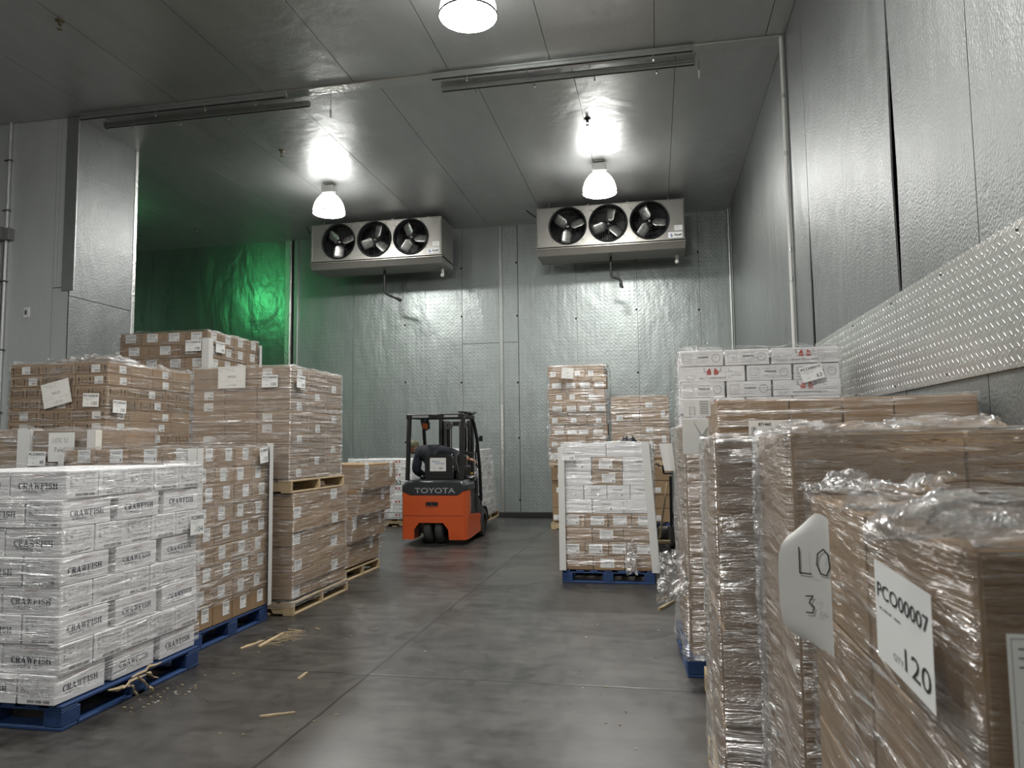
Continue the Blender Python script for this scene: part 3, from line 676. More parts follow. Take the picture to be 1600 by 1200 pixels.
# ------------------------------------------------------------------ evaporators
def make_evap():
    root = empty('cooling_unit', (0, 0, 0))
    W, Hh, D = 2.88, 0.80, 0.85           # local: centre x, front at y=0, z 0 bottom of cabinet
    cx = [-0.82, -0.02, 0.78]; cz, R0 = 0.415, 0.372
    m = MB()
    # face plate with three round openings
    n = 48
    xs_ = [-W / 2, -0.42, 0.38, W / 2]
    for k in range(3):
        xa, xb = xs_[k], xs_[k + 1]; V, F = [], []
        for i in range(n):
            t = 2 * PI * i / n; c, s = math.cos(t), math.sin(t)
            V.append((cx[k] + R0 * c, 0, cz + R0 * s))
            sx = ((xb - cx[k]) if c > 0 else (cx[k] - xa)) / max(abs(c), 1e-5); sz = ((Hh - cz) if s > 0 else cz) / max(abs(s), 1e-5)
            q = min(sx, sz); V.append((cx[k] + q * c, 0, cz + q * s))
        for i in range(n):
            j = (i + 1) % n; F.append((2 * i, 2 * j, 2 * j + 1, 2 * i + 1))
        # corners
        b = len(V); 
        m.add(V, F, 'evap')
        for (X_, Z_) in ((xa, 0), (xb, 0), (xa, Hh), (xb, Hh)):
            best = sorted(range(n), key=lambda i: (V[2 * i + 1][0] - X_) ** 2 + (V[2 * i + 1][2] - Z_) ** 2)[:2]
            m.add([V[2 * best[0] + 1], V[2 * best[1] + 1], (X_, 0, Z_)], [(0, 1, 2)], 'evap')
    m.box((0, D / 2, Hh - 0.005), (W, D, 0.01), 'evap'); m.box((-W / 2, D / 2, Hh / 2), (0.01, D, Hh), 'evap'); m.box((W / 2, D / 2, Hh / 2), (0.01, D, Hh), 'evap')
    m.box((0, D / 2, 0.005), (W, D, 0.01), 'evap')
    m.box((0, -0.006, 0.015), (W + .02, 0.016, 0.03), 'evap', 0.003); m.box((0, -0.006, Hh - 0.01), (W + .02, 0.016, 0.02), 'evap', 0.003)
    m.box((W / 2 - 0.02, -0.004, Hh / 2), (0.02, 0.01, Hh), 'evap', 0.002); m.box((-W / 2 + 0.02, -0.004, Hh / 2), (0.02, 0.01, Hh), 'evap', 0.002)
    m.build('cabinet', root)
    m = MB(); m.box((0, D * 0.62, Hh / 2), (W - .04, 0.02, Hh - .04), 'evap_dark')
    for k in range(60): m.box((-W / 2 + .05 + k * (W - .1) / 59, D * 0.6, Hh / 2), (0.004, 0.03, Hh - .08), 'steel')
    for z in (0.2, 0.4, 0.6): m.tube([(-W / 2 + .1, D * .56, z), (W / 2 - .1, D * .56, z)], 0.01, 'steel', 6)
    m.build('coil', root)
    m = MB(); m.prism([(-0.02, -0.04), (D + .03, -0.04), (D - .05, -0.15), (0.06, -0.16)], 0, -W / 2 - 0.01, W / 2 + 0.01, 'evap'); m.box((0, -0.025, -0.035), (W + .05, 0.02, 0.02), 'evap', 0.004); m.build('drip_pan', root, fix=True)
    for k in range(3):
        c = cx[k]
        f = MB(); f.lathe([(R0 + .012, -0.02), (R0 + .004, -0.035), (R0 - .012, -0.03), (R0 - .025, 0.0), (R0 - .012, 0.14)], 'frame', n=48, mx=Matrix.Translation((c, 0, cz)) @ Matrix.Rotation(-PI / 2, 4, 'X'))
        sh = f.build('fan_shroud', root, smooth=50)
        b = MB(); b.cyl((c, 0.06, cz), (c, 0.20, cz), 0.035, 'steel'); b.ball((c, 0.05, cz), 0.035, 'chrome', 12)
        b.cyl((c, 0.2, cz), (c, 0.42, cz), 0.075, 'evap_dark'); b.build('fan_motor', root, smooth=50)
        a0 = [0.35, 1.35, 2.0][k]
        for q in range(3):
            a = a0 + q * 2 * PI / 3; bl = MB(); V, F = [], []
            ns, nr = 6, 5
            for i in range(nr + 1):
                rr = 0.06 + (R0 - 0.06 - 0.05) * i / nr; wd = (0.10 + 0.10 * min(1, i / 1.0)) * (0.93 if i == nr else 1)
                for j in range(ns + 1):
                    t = (j / ns - 0.5) * 2; yy = 0.09 + 0.055 * t + 0.02 * t * t; ww = wd * t * 0.45
                    V.append((c + rr * math.cos(a) - ww * math.sin(a), yy, cz + rr * math.sin(a) + ww * math.cos(a)))
            for i in range(nr):
                for j in range(ns): p = i * (ns + 1) + j; F.append((p, p + 1, p + ns + 2, p + ns + 1))
            bl.add(V, F, 'blade')
            o_ = bl.build('fan_blade', root, smooth=60); sm = o_.modifiers.new('t', 'SOLIDIFY'); sm.thickness = 0.004
        gd = MB()
        for rr in (0.10, 0.19, 0.28, 0.372):
            gd.tube([(c + rr * math.cos(2 * PI * i / 32), -0.045 + (0.012 if rr > .3 else 0), cz + rr * math.sin(2 * PI * i / 32)) for i in range(33)], 0.0022, 'wire', 5, False)
        for q in range(4):
            a = q * PI / 4 + (0.08 * k); e = R0 + (0.075 if q % 2 else 0.0)
            gd.tube([(c - e * math.cos(a), -0.03, cz - e * math.sin(a)), (c, -0.055, cz), (c + e * math.cos(a), -0.03, cz + e * math.sin(a))], 0.003, 'wire', 5)
        gd.build('fan_guard', root)
    m = MB(); s = Sheet(m, (W / 2 - 0.31, -0.001, 0.035), (1, 0, 0), (0, 0, 1), 0.004)
    s.rect(0, 0, 0.27, 0.115, 'label')
    s.poly([(0.025, 0.055), (0.055, 0.09), (0.085, 0.055), (0.055, 0.065)], 'blue_logo', 1); s.poly([(0.035, 0.045), (0.065, 0.052), (0.095, 0.045), (0.065, 0.015)], 'blue_logo', 1)
    s.text('Russell', 0.185, 0.035, 0.05, 'ink', 1, w=0.145, bold=0.03, shear=0.35); m.build('brand_plate', root)
    m = MB(); s = Sheet(m, (W / 2 - 0.19, -0.001, 0.18), (1, 0, 0), (0, 0, 1), 0.004); s.rect(0, 0, 0.15, 0.10, 'label')
    for i in range(5): s.rect(0.012, 0.018 + i * .016, 0.135 - (i % 3) * .03, 0.022 + i * .016, 'pale_ink', 1)
    m.build('data_sticker', root)
    for x in (-1.2, -0.42, 0.36, 1.15):
        m = MB(); m.box((x, 0.10, Hh + 0.02), (0.05, 0.10, 0.04), 'steel', 0.004); m.cyl((x, 0.10, Hh), (x, 0.10, Hh + 0.115), 0.008, 'steel', n=8); m.build('hanger_bolt', root)
    m = MB(); m.cyl((W / 2 - .14, .55, -0.10), (W / 2 - .14, .55, -0.30), 0.035, 'white_pvc', n=12); m.ball((W / 2 - .14, .55, -.30), 0.045, 'white_pvc', 10); m.build('drain_elbow', root, smooth=50)
    m = MB(); m.tube([(-W / 2 - .25, .3, .88), (-W / 2 - .18, .18, .80), (-W / 2 - .07, .06, .68), (-W / 2 + .02, 0.02, .63)], 0.012, 'pipe', 8); m.build('supply_cable', root, smooth=50)
    return root
ev = make_evap(); ev.location = (-0.79, 14.25, 5.455)
tag(ev, 'three-fan cooling unit under the ceiling on the right, behind the right lamp', 'cooling unit')
ev2 = copy_tree(ev); ev2.location = (-5.66, 14.25, 5.455)
tag(ev2, 'three-fan cooling unit under the ceiling on the left, behind the left lamp', 'cooling unit')
m = MB(); m.tube([(-5.62, 14.7, 5.33), (-5.62, 14.7, 4.86), (-5.60, 14.72, 4.80), (-5.36, 14.82, 4.69), (-5.30, 14.85, 4.67)], 0.026, 'pipe', 10); m.cyl((-5.36, 14.82, 4.69), (-5.29, 14.85, 4.66), 0.034, 'pipe')
tag(m.build('drain_pipe', smooth=50), 'bent black drain pipe below the left cooling unit', 'pipe')
m = MB(); m.tube([(-0.80, 14.7, 5.33), (-0.80, 14.7, 4.93), (-0.78, 14.7, 4.89), (-0.64, 14.72, 4.85), (-0.61, 14.72, 4.80), (-0.58, 14.72, 4.66)], 0.026, 'pipe', 10); m.cyl((-0.61, 14.72, 4.76), (-0.60, 14.72, 4.68), 0.036, 'pipe')
tag(m.build('drain_pipe', smooth=50), 'crooked black drain pipe with two bends below the right cooling unit', 'pipe')

# ------------------------------------------------------------------ door-curtain tracks, sprinklers, conduits
def track(x0, x1, y, lb):
    m = MB()
    m.box(((x0 + x1) / 2, y, CH - 0.055), (x1 - x0, 0.055, 0.07), 'trim', 0.004); m.box(((x0 + x1) / 2, y - 0.033, CH - 0.035), (x1 - x0, 0.012, 0.03), 'trim', 0.003)
    o = m.build('curtain_track')
    tag(o, lb, 'track', None)
    s = MB(); s.box(((x0 + x1) / 2, y, CH - 0.094), (x1 - x0 - .02, 0.014, 0.006), 'gap')
    s.build('slot_strip', o)
    for i in range(4):
        h = MB(); x = x0 + (i + .6) * (x1 - x0) / 4.2; h.cyl((x, y, CH - 0.09), (x, y, CH - 0.15), 0.009, 'chrome', n=8); h.ball((x, y, CH - .15), 0.014, 'chrome', 8); h.build('hook', o)
track(-8.0, -4.78, 8.83, 'long metal ceiling track on the left, nearer of its pair')
track(-7.86, -4.60, 9.15, 'long metal ceiling track on the left, farther of its pair')
track(-2.73, 0.57, 8.80, 'long metal ceiling track on the right, nearer of its pair')
track(-2.69, 0.61, 9.14, 'long metal ceiling track on the right, farther of its pair')
def sprinkler(x, y, lb, dark=False, longer=0.0):
    m = MB(); a = 'wire' if dark else 'sprinkler'
    m.lathe([(0.05, 0), (0.05, -0.008), (0.02, -0.02), (0.02, -0.05 - longer), (0.012, -0.055 - longer)], a, n=16, cap0=True, mx=Matrix.Translation((x, y, CH)))
    o = m.build('sprinkler_head', smooth=40); tag(o, lb, 'sprinkler')
    z = CH - 0.055 - longer
    m = MB(); m.tube([(x - .012, y, z), (x - .02, y, z - .025), (x, y, z - .045)], 0.004, a, 6); m.tube([(x + .012, y, z), (x + .02, y, z - .025), (x, y, z - .045)], 0.004, a, 6); m.build('yoke', o)
    m = MB(); m.cyl((x, y, z - .045), (x, y, z - .05), 0.028, a, n=14); m.build('deflector', o)
sprinkler(-6.45, 6.78, 'small sprinkler head in the dark ceiling at the far upper left')
sprinkler(-5.85, 10.67, 'sprinkler head up and left of the left lamp')
sprinkler(-0.87, 10.58, 'dark sprinkler head above the right lamp', True)
sprinkler(-9.79, 14.2, 'sprinkler head on the ceiling of the green bay', False)
def drop(x, y, lb):
    m = MB(); m.cyl((x, y, CH), (x, y, CH - 0.14), 0.007, 'chrome', n=8); m.cyl((x, y, CH - .14), (x, y, CH - .25), 0.017, 'white_pvc', 0.014, n=10)
    tag(m.build('hanging_pull', smooth=40), lb, 'fitting')
drop(-4.32, 9.22, 'small pale fitting hanging at the ceiling joint between the track pairs')
drop(0.66, 9.20, 'small pale fitting hanging at the right end of the ceiling tracks')
m = MB(); m.tube([(-9.205, JY - 0.03, 0), (-9.205, JY - 0.03, CH)], 0.022, 'conduit', 10)
o = m.build('conduit', smooth=50); tag(o, 'white vertical conduit pipe on the left wall', 'pipe')
m = MB(); m.tube([(-9.27, JY - 0.02, 0), (-9.27, JY - 0.02, 4.6)], 0.013, 'steel', 8)
tag(m.build('conduit', smooth=50), 'thin dark conduit beside the white one on the left wall', 'pipe')
for z in (2.1, 3.0, 4.0, 5.05, 5.8):
    m = MB(); m.box((-9.22, JY - 0.03, z), (0.11, 0.05, 0.018), 'steel', 0.003); m.build('pipe_clamp', o)
m = MB(); m.box((-9.26, JY - 0.075, 4.69), (0.13, 0.15, 0.19), 'grey_box', 0.008); o = m.build('junction_box'); tag(o, 'grey electrical junction box on the left wall conduit', 'junction box')
m = MB(); m.box((-9.145, JY - 0.05, 4.685), (0.10, 0.10, 0.17), 'grey_box', 0.008); m.build('side_cover', o)
m = MB(); m.box((-8.83, JY - 0.006, 3.53), (0.10, 0.012, 0.15), 'label', 0.004); o = m.build('outlet_plate'); tag(o, 'small electrical outlet plate on the left wall', 'outlet')
m = MB(); m.box((-8.83, JY - 0.016, 3.53), (0.035, 0.01, 0.065), 'grey_box', 0.003); m.box((-8.83, JY - 0.022, 3.53), (0.012, 0.004, 0.04), 'ink'); m.build('socket', o)

# ------------------------------------------------------------------ pallets
_pal = {}
def make_block_pallet(LX, LY, mat):
    root = empty('pallet', (0, 0, 0)); H = 0.14
    for i in range(3):
        for j in range(3):
            m = MB(); m.box(((-LX / 2 + .06) + i * (LX / 2 - .06), (-LY / 2 + .07) + j * (LY / 2 - .07), 0.065), (0.12, 0.14, 0.088), mat, 0.004); m.build('block', root)
    for j in range(3):
        m = MB(); m.box((0, (-LY / 2 + .06) + j * (LY / 2 - .06), 0.0105), (LX, 0.12, 0.019), mat, 0.003); m.build('bottom_board', root)
        m = MB(); m.box((0, (-LY / 2 + .06) + j * (LY / 2 - .06), 0.1145), (LX, 0.12, 0.0095), mat, 0.003); m.build('stringer_board', root)
    for i in (-1, 1):
        m = MB(); m.box((i * (LX / 2 - .05), 0, 0.0105), (0.10, LY - .25, 0.019), mat, 0.003); m.build('bottom_board', root)
    n = 7
    for i in range(n):
        m = MB(); m.box((-LX / 2 + .045 + i * (LX - .09) / (n - 1), 0, 0.129), (0.088, LY, 0.018), mat, 0.003); m.build('deck_board', root)
    return root
def make_stringer_pallet(LX, LY, mat):
    """stringers run along x, boards along y"""
    root = empty('pallet', (0, 0, 0))
    h = 0.10
    for j in (-1, 0, 1):
        y = j * (LY / 2 - 0.02)
        a = LX / 2
        prof = [(-a, .018), (-a * .62, .018), (-a * .58, .058), (-a * .28, .058), (-a * .24, .018), (a * .24, .018), (a * .28, .058), (a * .58, .058), (a * .62, .018), (a, .018), (a, .018 + h - .014), (-a, .018 + h - .014)]
        V = [(p[0], y - .019, p[1]) for p in prof] + [(p[0], y + .019, p[1]) for p in prof]; n = len(prof)
        m = MB()
        F = [(i, (i + 1) % n, n + (i + 1) % n, n + i) for i in range(n)]
        # caps split in quads so the notches stay open
        for s_, fl in ((0, False), (n, True)):
            caps = [(0, 1, 2, 11), (2, 3, 10, 11), (3, 4, 5, 10)] 
            caps = [[0, 1, 2, 3, 4, 5, 6, 7, 8, 9, 10, 11]]
            for cc in caps:
                q = [s_ + k for k in cc]; F.append(tuple(q if fl else q[::-1]))
        m.add(V, F, mat); m.build('stringer', root, fix=True)
    n = 7
    for i in range(n):
        m = MB(); w = 0.13 if i in (0, n - 1) else 0.09
        m.box((-LX / 2 + .065 + i * (LX - .13) / (n - 1), 0, 0.113), (w, LY, 0.016), mat, 0.002); m.build('deck_board', root)
    for i in range(5):
        m = MB(); m.box((-LX / 2 + .05 + i * (LX - .10) / 4, 0, 0.009), (0.10, LY, 0.016), mat, 0.002); m.build('bottom_board', root)
    return root
def pallet(kind, LX, LY, loc, rz, label, group=None):
    key = (kind, round(LX, 2), round(LY, 2))
    if key in _pal: r = copy_tree(_pal[key])
    else:
        r = make_block_pallet(LX, LY, 'wood_blue') if kind == 'blue' else (make_block_pallet(LX, LY, 'wood') if kind == 'woodblock' else make_stringer_pallet(LX, LY, 'wood'))
        _pal[key] = r
    r.location = loc; r.rotation_euler = (0, 0, rz)
    tag(r, label, 'pallet', group); return r

# ------------------------------------------------------------------ cartons
def small_print(s, x0, x1, y0, y1, n, mat='pale_ink', l=1, seed=0, t=0.0035):
    r = random.Random(seed)
    for i in range(n):
        y = y1 - (i + .5) * (y1 - y0) / n; x = x0
        while x < x1 - 0.004:
            w = r.uniform(0.008, 0.03)
            if r.random() < .82: s.rect(x, y - t / 2, min(x + w, x1), y + t / 2, mat, l)
            x += w + r.uniform(0.003, 0.012)
            if r.random() < .12: break
def barcode(s, x0, x1, y0, y1, mat='grey_ink', l=1, seed=0):
    r = random.Random(seed); x = x0
    while x < x1:
        w = r.choice((.0015, .003, .0045)); s.rect(x, y0, min(x + w, x1), y1, mat, l); x += w + r.choice((.0015, .003))

def print_crawfish_long(s, w, h):
    s.text('FISHERMAN', w * .5, h * .82, h * .075, 'red_pale', w=w * .24)
    s.text('WHOLE', w * .5, h * .73, h * .035, 'grey_ink', w=w * .06); s.text('COOKED WHOLE', w * .5, h * .665, h * .035, 'grey_ink', w=w * .22)
    s.text('CRAWFISH', w * .5, h * .36, h * .23, 'navy', w=w * .70, slab=True)
    small_print(s, w * .20, w * .80, h * .25, h * .33, 2, 'grey_ink', 1, 3, 0.004); small_print(s, w * .33, w * .67, h * .19, h * .23, 1, 'grey_ink', 1, 4, 0.003)
def print_crawfish_end(s, w, h):
    s.text('NET WEIGHT', w * .10, h * .88, h * .045, 'grey_ink', align='l', w=w * .34)
    small_print(s, w * .52, w * .9, h * .84, h * .93, 2, 'pale_ink', 1, 8)
    small_print(s, w * .10, w * .40, h * .42, h * .84, 7, 'grey_ink', 1, 11, 0.004); small_print(s, w * .50, w * .88, h * .42, h * .82, 5, 'pale_ink', 1, 5)
    small_print(s, w * .10, w * .90, h * .26, h * .36, 2, 'pale_ink', 1, 6)
    s.rect(w * .08, h * .385, w * .92, h * .39, 'pale_ink', 1)
    for k in range(3): barcode(s, w * (.28 + .21 * k), w * (.46 + .21 * k), h * .07, h * .17, 'grey_ink', 1, 20 + k)
def arrow(s, x, y, hh, mat):
    a = hh * .22
    s.poly([(x - a, y + hh * .58), (x + a, y + hh * .58), (x, y + hh)], mat, 1); s.rect(x - a * .42, y, x + a * .42, y + hh * .58, mat, 1); s.rect(x - a, y - hh * .08, x + a, y - hh * .02, mat, 1)
def print_fragile(s, w, h):
    for k in (0, 1):
        x = w * (.10 + .46 * k)
        arrow(s, x, h * .2, h * .6, 'brown_ink'); arrow(s, x + w * .34, h * .2, h * .6, 'brown_ink')
        s.text('FRAGILE', x + w * .17, h * .22, h * .22, 'brown_ink', 1, w=w * .20); small_print(s, x + w * .07, x + w * .27, h * .52, h * .8, 2, 'brown_ink', 1, 5, 0.005)
def print_lobster_long(s, w, h):
    cx = w * .50
    for sg in (-1, 1):
        s.poly([(cx + sg * .010, h * .45), (cx + sg * .045, h * .45), (cx + sg * .052, h * .62), (cx + sg * .036, h * .78), (cx + sg * .022, h * .90), (cx + sg * .012, h * .70)], 'red_ink', 1) if sg > 0 else \
            s.poly([(cx + sg * .012, h * .70), (cx + sg * .022, h * .90), (cx + sg * .036, h * .78), (cx + sg * .052, h * .62), (cx + sg * .045, h * .45), (cx + sg * .010, h * .45)], 'red_ink', 1)
        s.stroke([(cx + sg * .05, h * .62), (cx + sg * .075, h * .72), (cx + sg * .07, h * .92)], .003, 'ink', 1); s.stroke([(cx + sg * .06, h * .66), (cx + sg * .065, h * .86)], .003, 'ink', 1)
    s.text('GRANT RISING FOOD', cx, h * .18, h * .11, 'grey_ink', 1, w=w * .42, bold=0.02)
    s.frame(w * .08, h * .12, w * .22, h * .42, .002, 'pale_ink', 1); small_print(s, w * .09, w * .21, h * .18, h * .38, 2, 'grey_ink', 1, 2)
    s.rect(w * .70, h * .06, w * .703, h * .94, 'pale_ink', 1); small_print(s, w * .74, w * .95, h * .2, h * .85, 5, 'grey_ink', 1, 7)
def print_lobster_end(s, w, h):
    s.frame(w * .07, h * .18, w * .27, h * .80, .0025, 'pale_ink', 1); small_print(s, w * .11, w * .23, h * .25, h * .6, 2, 'grey_ink', 1, 1)
    s.rect(w * .40, h * .52, w * .66, h * .62, 'grey_ink', 1); small_print(s, w * .38, w * .68, h * .7, h * .86, 1, 'pale_ink', 1, 3)
    small_print(s, w * .38, w * .66, h * .16, h * .4, 2, 'pale_ink', 1, 4)
    V, F = arc(w * .83, h * .5, (h * .27, h * .27), (h * .23, h * .23), 0, 360, n=20)
    s.mb.add([s.P(x, y, 1) for x, y in V], F, 'pale_ink'); small_print(s, w * .79, w * .87, h * .4, h * .6, 2, 'grey_ink', 1, 5)

_cm = {}
CARTONS = []
def carton_mesh(style, w, d, h, var=0):
    key = (style, round(w, 3), round(d, 3), round(h, 3), var)
    if key in _cm: return _cm[key]
    r = random.Random(hash(key[1:]) & 0xffff)
    m = MB(); white = style in ('crawfish', 'lobster', 'white')
    mat = 'white' if white else 'brown'; line = 'white_line' if white else 'brown_line'
    # box with softly bulged sides
    nx, nz = 5, 4; ch = 0.004
    bl = 0.004 if white else 0.003
    m.box((0, 0, h / 2), (w, d, h), mat, ch)
    # top flaps, tape and the small gap between the flaps
    long_x = w >= d
    s = Sheet(m, (0, 0, h), (1, 0, 0), (0, 1, 0), 0.0006)
    if long_x: s.rect(-w / 2 + ch, -0.002, w / 2 - ch, 0.002, line)
    else: s.rect(-0.002, -d / 2 + ch, 0.002, d / 2 - ch, line)
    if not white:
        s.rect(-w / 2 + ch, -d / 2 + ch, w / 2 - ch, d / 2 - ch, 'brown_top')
        if long_x: s.rect(-w / 2 + ch, -0.027, w / 2 - ch, 0.027, 'tape', 1)
        else: s.rect(-0.027, -d / 2 + ch, 0.027, d / 2 - ch, 'tape', 1)
        for f in (('-x', '+x') if long_x else ('-y', '+y')):
            q, L = face_sheet(m, w, d, h, f); q.rect(-0.027, max(h - .06, h * .5), 0.027, h - ch, 'tape')
    if style == 'crawfish':
        for f in ('-y', '+y'):
            q, L = face_sheet(m, w, d, h, f); q.o = q.P(-L / 2, 0); print_crawfish_long(q, L, h)
        for f in ('-x', '+x'):
            q, L = face_sheet(m, w, d, h, f); q.o = q.P(-L / 2, 0); print_crawfish_end(q, L, h)
    elif style == 'lobster':
        for f in ('-y', '+y'):
            q, L = face_sheet(m, w, d, h, f); q.o = q.P(-L / 2, 0); print_lobster_long(q, L, h)
        for f in ('-x', '+x'):
            q, L = face_sheet(m, w, d, h, f); q.o = q.P(-L / 2, 0); print_lobster_end(q, L, h)
    elif style == 'fragile':
        for f in ('-y', '+y', '-x', '+x'):
            q, L = face_sheet(m, w, d, h, f); q.o = q.P(-L / 2, 0)
            if L > 0.36 or var == 1: print_fragile(q, L, h)
    elif style == 'seafood':      # brown with a dark hand hole
        for f in ('-y', '-x'):
            q, L = face_sheet(m, w, d, h, f); q.poly([(-.045, h * .62), (.045, h * .62), (.03, h * .70), (-.03, h * .70)], 'brown_line')
    me = m.mesh('carton'); _cm[key] = me; return me

def label_mesh(w, d, h, face, u, v, lw, lh, kind=0):
    key = ('L', round(w, 3), round(d, 3), round(h, 3), face, round(u, 3), round(v, 3), lw, lh, kind)
    if key in _cm: return _cm[key]
    m = MB(); q, L = face_sheet(m, w, d, h, face, 0.0018); q.o = q.P(L * u - L / 2 - lw / 2, h * v - lh / 2)
    q.rect(0, 0, lw, lh, 'label')
    if kind == 0:
        q.rect(lw * .1, lh * .80, lw * .9, lh * .86, 'grey_ink', 1); q.rect(lw * .18, lh * .66, lw * .82, lh * .72, 'grey_ink', 1)
        for i in range(4): q.rect(lw * .08, lh * (.16 + .11 * i), lw * (.62 - .1 * (i % 2)), lh * (.18 + .11 * i), 'pale_ink', 1)
        q.rect(lw * .78, lh * .12, lw * .90, lh * .30, 'grey_ink', 1)
    else:
        q.frame(lw * .06, lh * .1, lw * .28, lh * .88, .002, 'pale_ink', 1)
        for i in range(3): q.rect(lw * .36, lh * (.55 + .13 * i), lw * .92, lh * (.59 + .13 * i), 'pale_ink', 1)
        barcode(q, lw * .40, lw * .92, lh * .12, lh * .36, 'grey_ink', 1, 3)
    me = m.mesh('shipping_label'); _cm[key] = me; return me

ORD = ['first', 'second', 'third', 'fourth', 'fifth', 'sixth', 'seventh', 'eighth', 'ninth', 'tenth', 'eleventh', 'twelfth', 'thirteenth']
CNAME = {'crawfish': 'crawfish_carton', 'lobster': 'seafood_carton', 'fragile': 'flat_carton', 'seafood': 'handled_carton', 'white': 'white_carton'}
def put_carton(style, w, d, h, x, y, z, rz, label, group, labels=(), var=0):
    o = bpy.data.objects.new(CNAME.get(style, 'large_carton' if h > .24 else 'brown_carton'), carton_mesh(style, w, d, h, var)); COL.objects.link(o)
    o.location = (x, y, z); o.rotation_euler = (0, 0, rz); tag(o, label, 'carton', group); CARTONS.append(o)
    for (face, u, v, lw, lh, k) in labels:
        c = bpy.data.objects.new('shipping_label', label_mesh(w, d, h, face, u, v, lw, lh, k)); COL.objects.link(c); c.parent = o
    return o

def grid(na, nb):
    """na cells into the stack, nb cells along its aisle side"""
    return lambda LA, LB: [(LA * i / na, LB * j / nb, LA / na, LB / nb, 0, i, j) for i in range(na) for j in range(nb)]
def load(name, kind, style, corner, side, ang, z0, LA, LB, patterns, h, group, lean=(0, 0), lab=None, styles=None, jit=0.004, full=False, seed=1, maxdown=99, spread=None):
    """cartons in layers.  corner = the corner nearest aisle and camera; side -1 = stack on the left of the aisle"""
    r = random.Random(seed); n = len(patterns); R = Matrix.Rotation(ang, 3, 'Z')
    for k in range(n):                       # k = 0 is the bottom layer
        down = n - 1 - k
        if down >= maxdown: continue
        cells = patterns[k](LA, LB) if callable(patterns[k]) else patterns[k]
        fronts = sorted([c for c in cells if c[1] < 0.02], key=lambda c: c[0]); sides = sorted([c for c in cells if c[0] < 0.02], key=lambda c: c[1])
        ox = lean[0] * k + r.uniform(-jit, jit); oy = lean[1] * k + r.uniform(-jit, jit)
        for c in cells:
            a, b, wa, wb, rot, ci, cj = c
            atf, ats = b < 0.02, a < 0.02
            if not (atf or ats or down == 0 or full): continue
            if atf and ats: pos = 'at the aisle corner'
            elif ats: pos = '%s from corner on aisle side' % ORD[sides.index(c)]
            elif atf: pos = '%s from corner on front' % ORD[fronts.index(c)]
            else: pos = 'row %s back, %s in' % (ORD[cj], ORD[ci])
            lb = '%s, %s layer down, %s' % (name, ORD[down] if down else 'top', pos)
            if down == 0: lb = '%s, top layer, %s' % (name, pos)
            fx = side * (a + wa / 2) + ox; fy = b + wb / 2 + oy
            p = R @ Vector((fx + r.uniform(-.002, .002), fy + r.uniform(-.002, .002), 0))
            dims = (wa - .006, wb - .006) if not rot else (wb - .006, wa - .006)
            st = styles(down, ci, cj, r) if styles else style
            labels = []
            if lab and not rot:
                av = '+x' if side < 0 else '-x'
                for (fc, on) in (('-y', atf), (av, ats)):
                    if on:
                        q = lab(down, ci, cj, fc, r)
                        if q: labels.append((fc,) + q)
            rz = ang + (PI / 2 if rot else 0) + r.uniform(-.006, .006)
            put_carton(st, dims[0], dims[1], h - .003, corner[0] + p.x, corner[1] + p.y, z0 + k * h, rz, lb, group, labels, var=0)

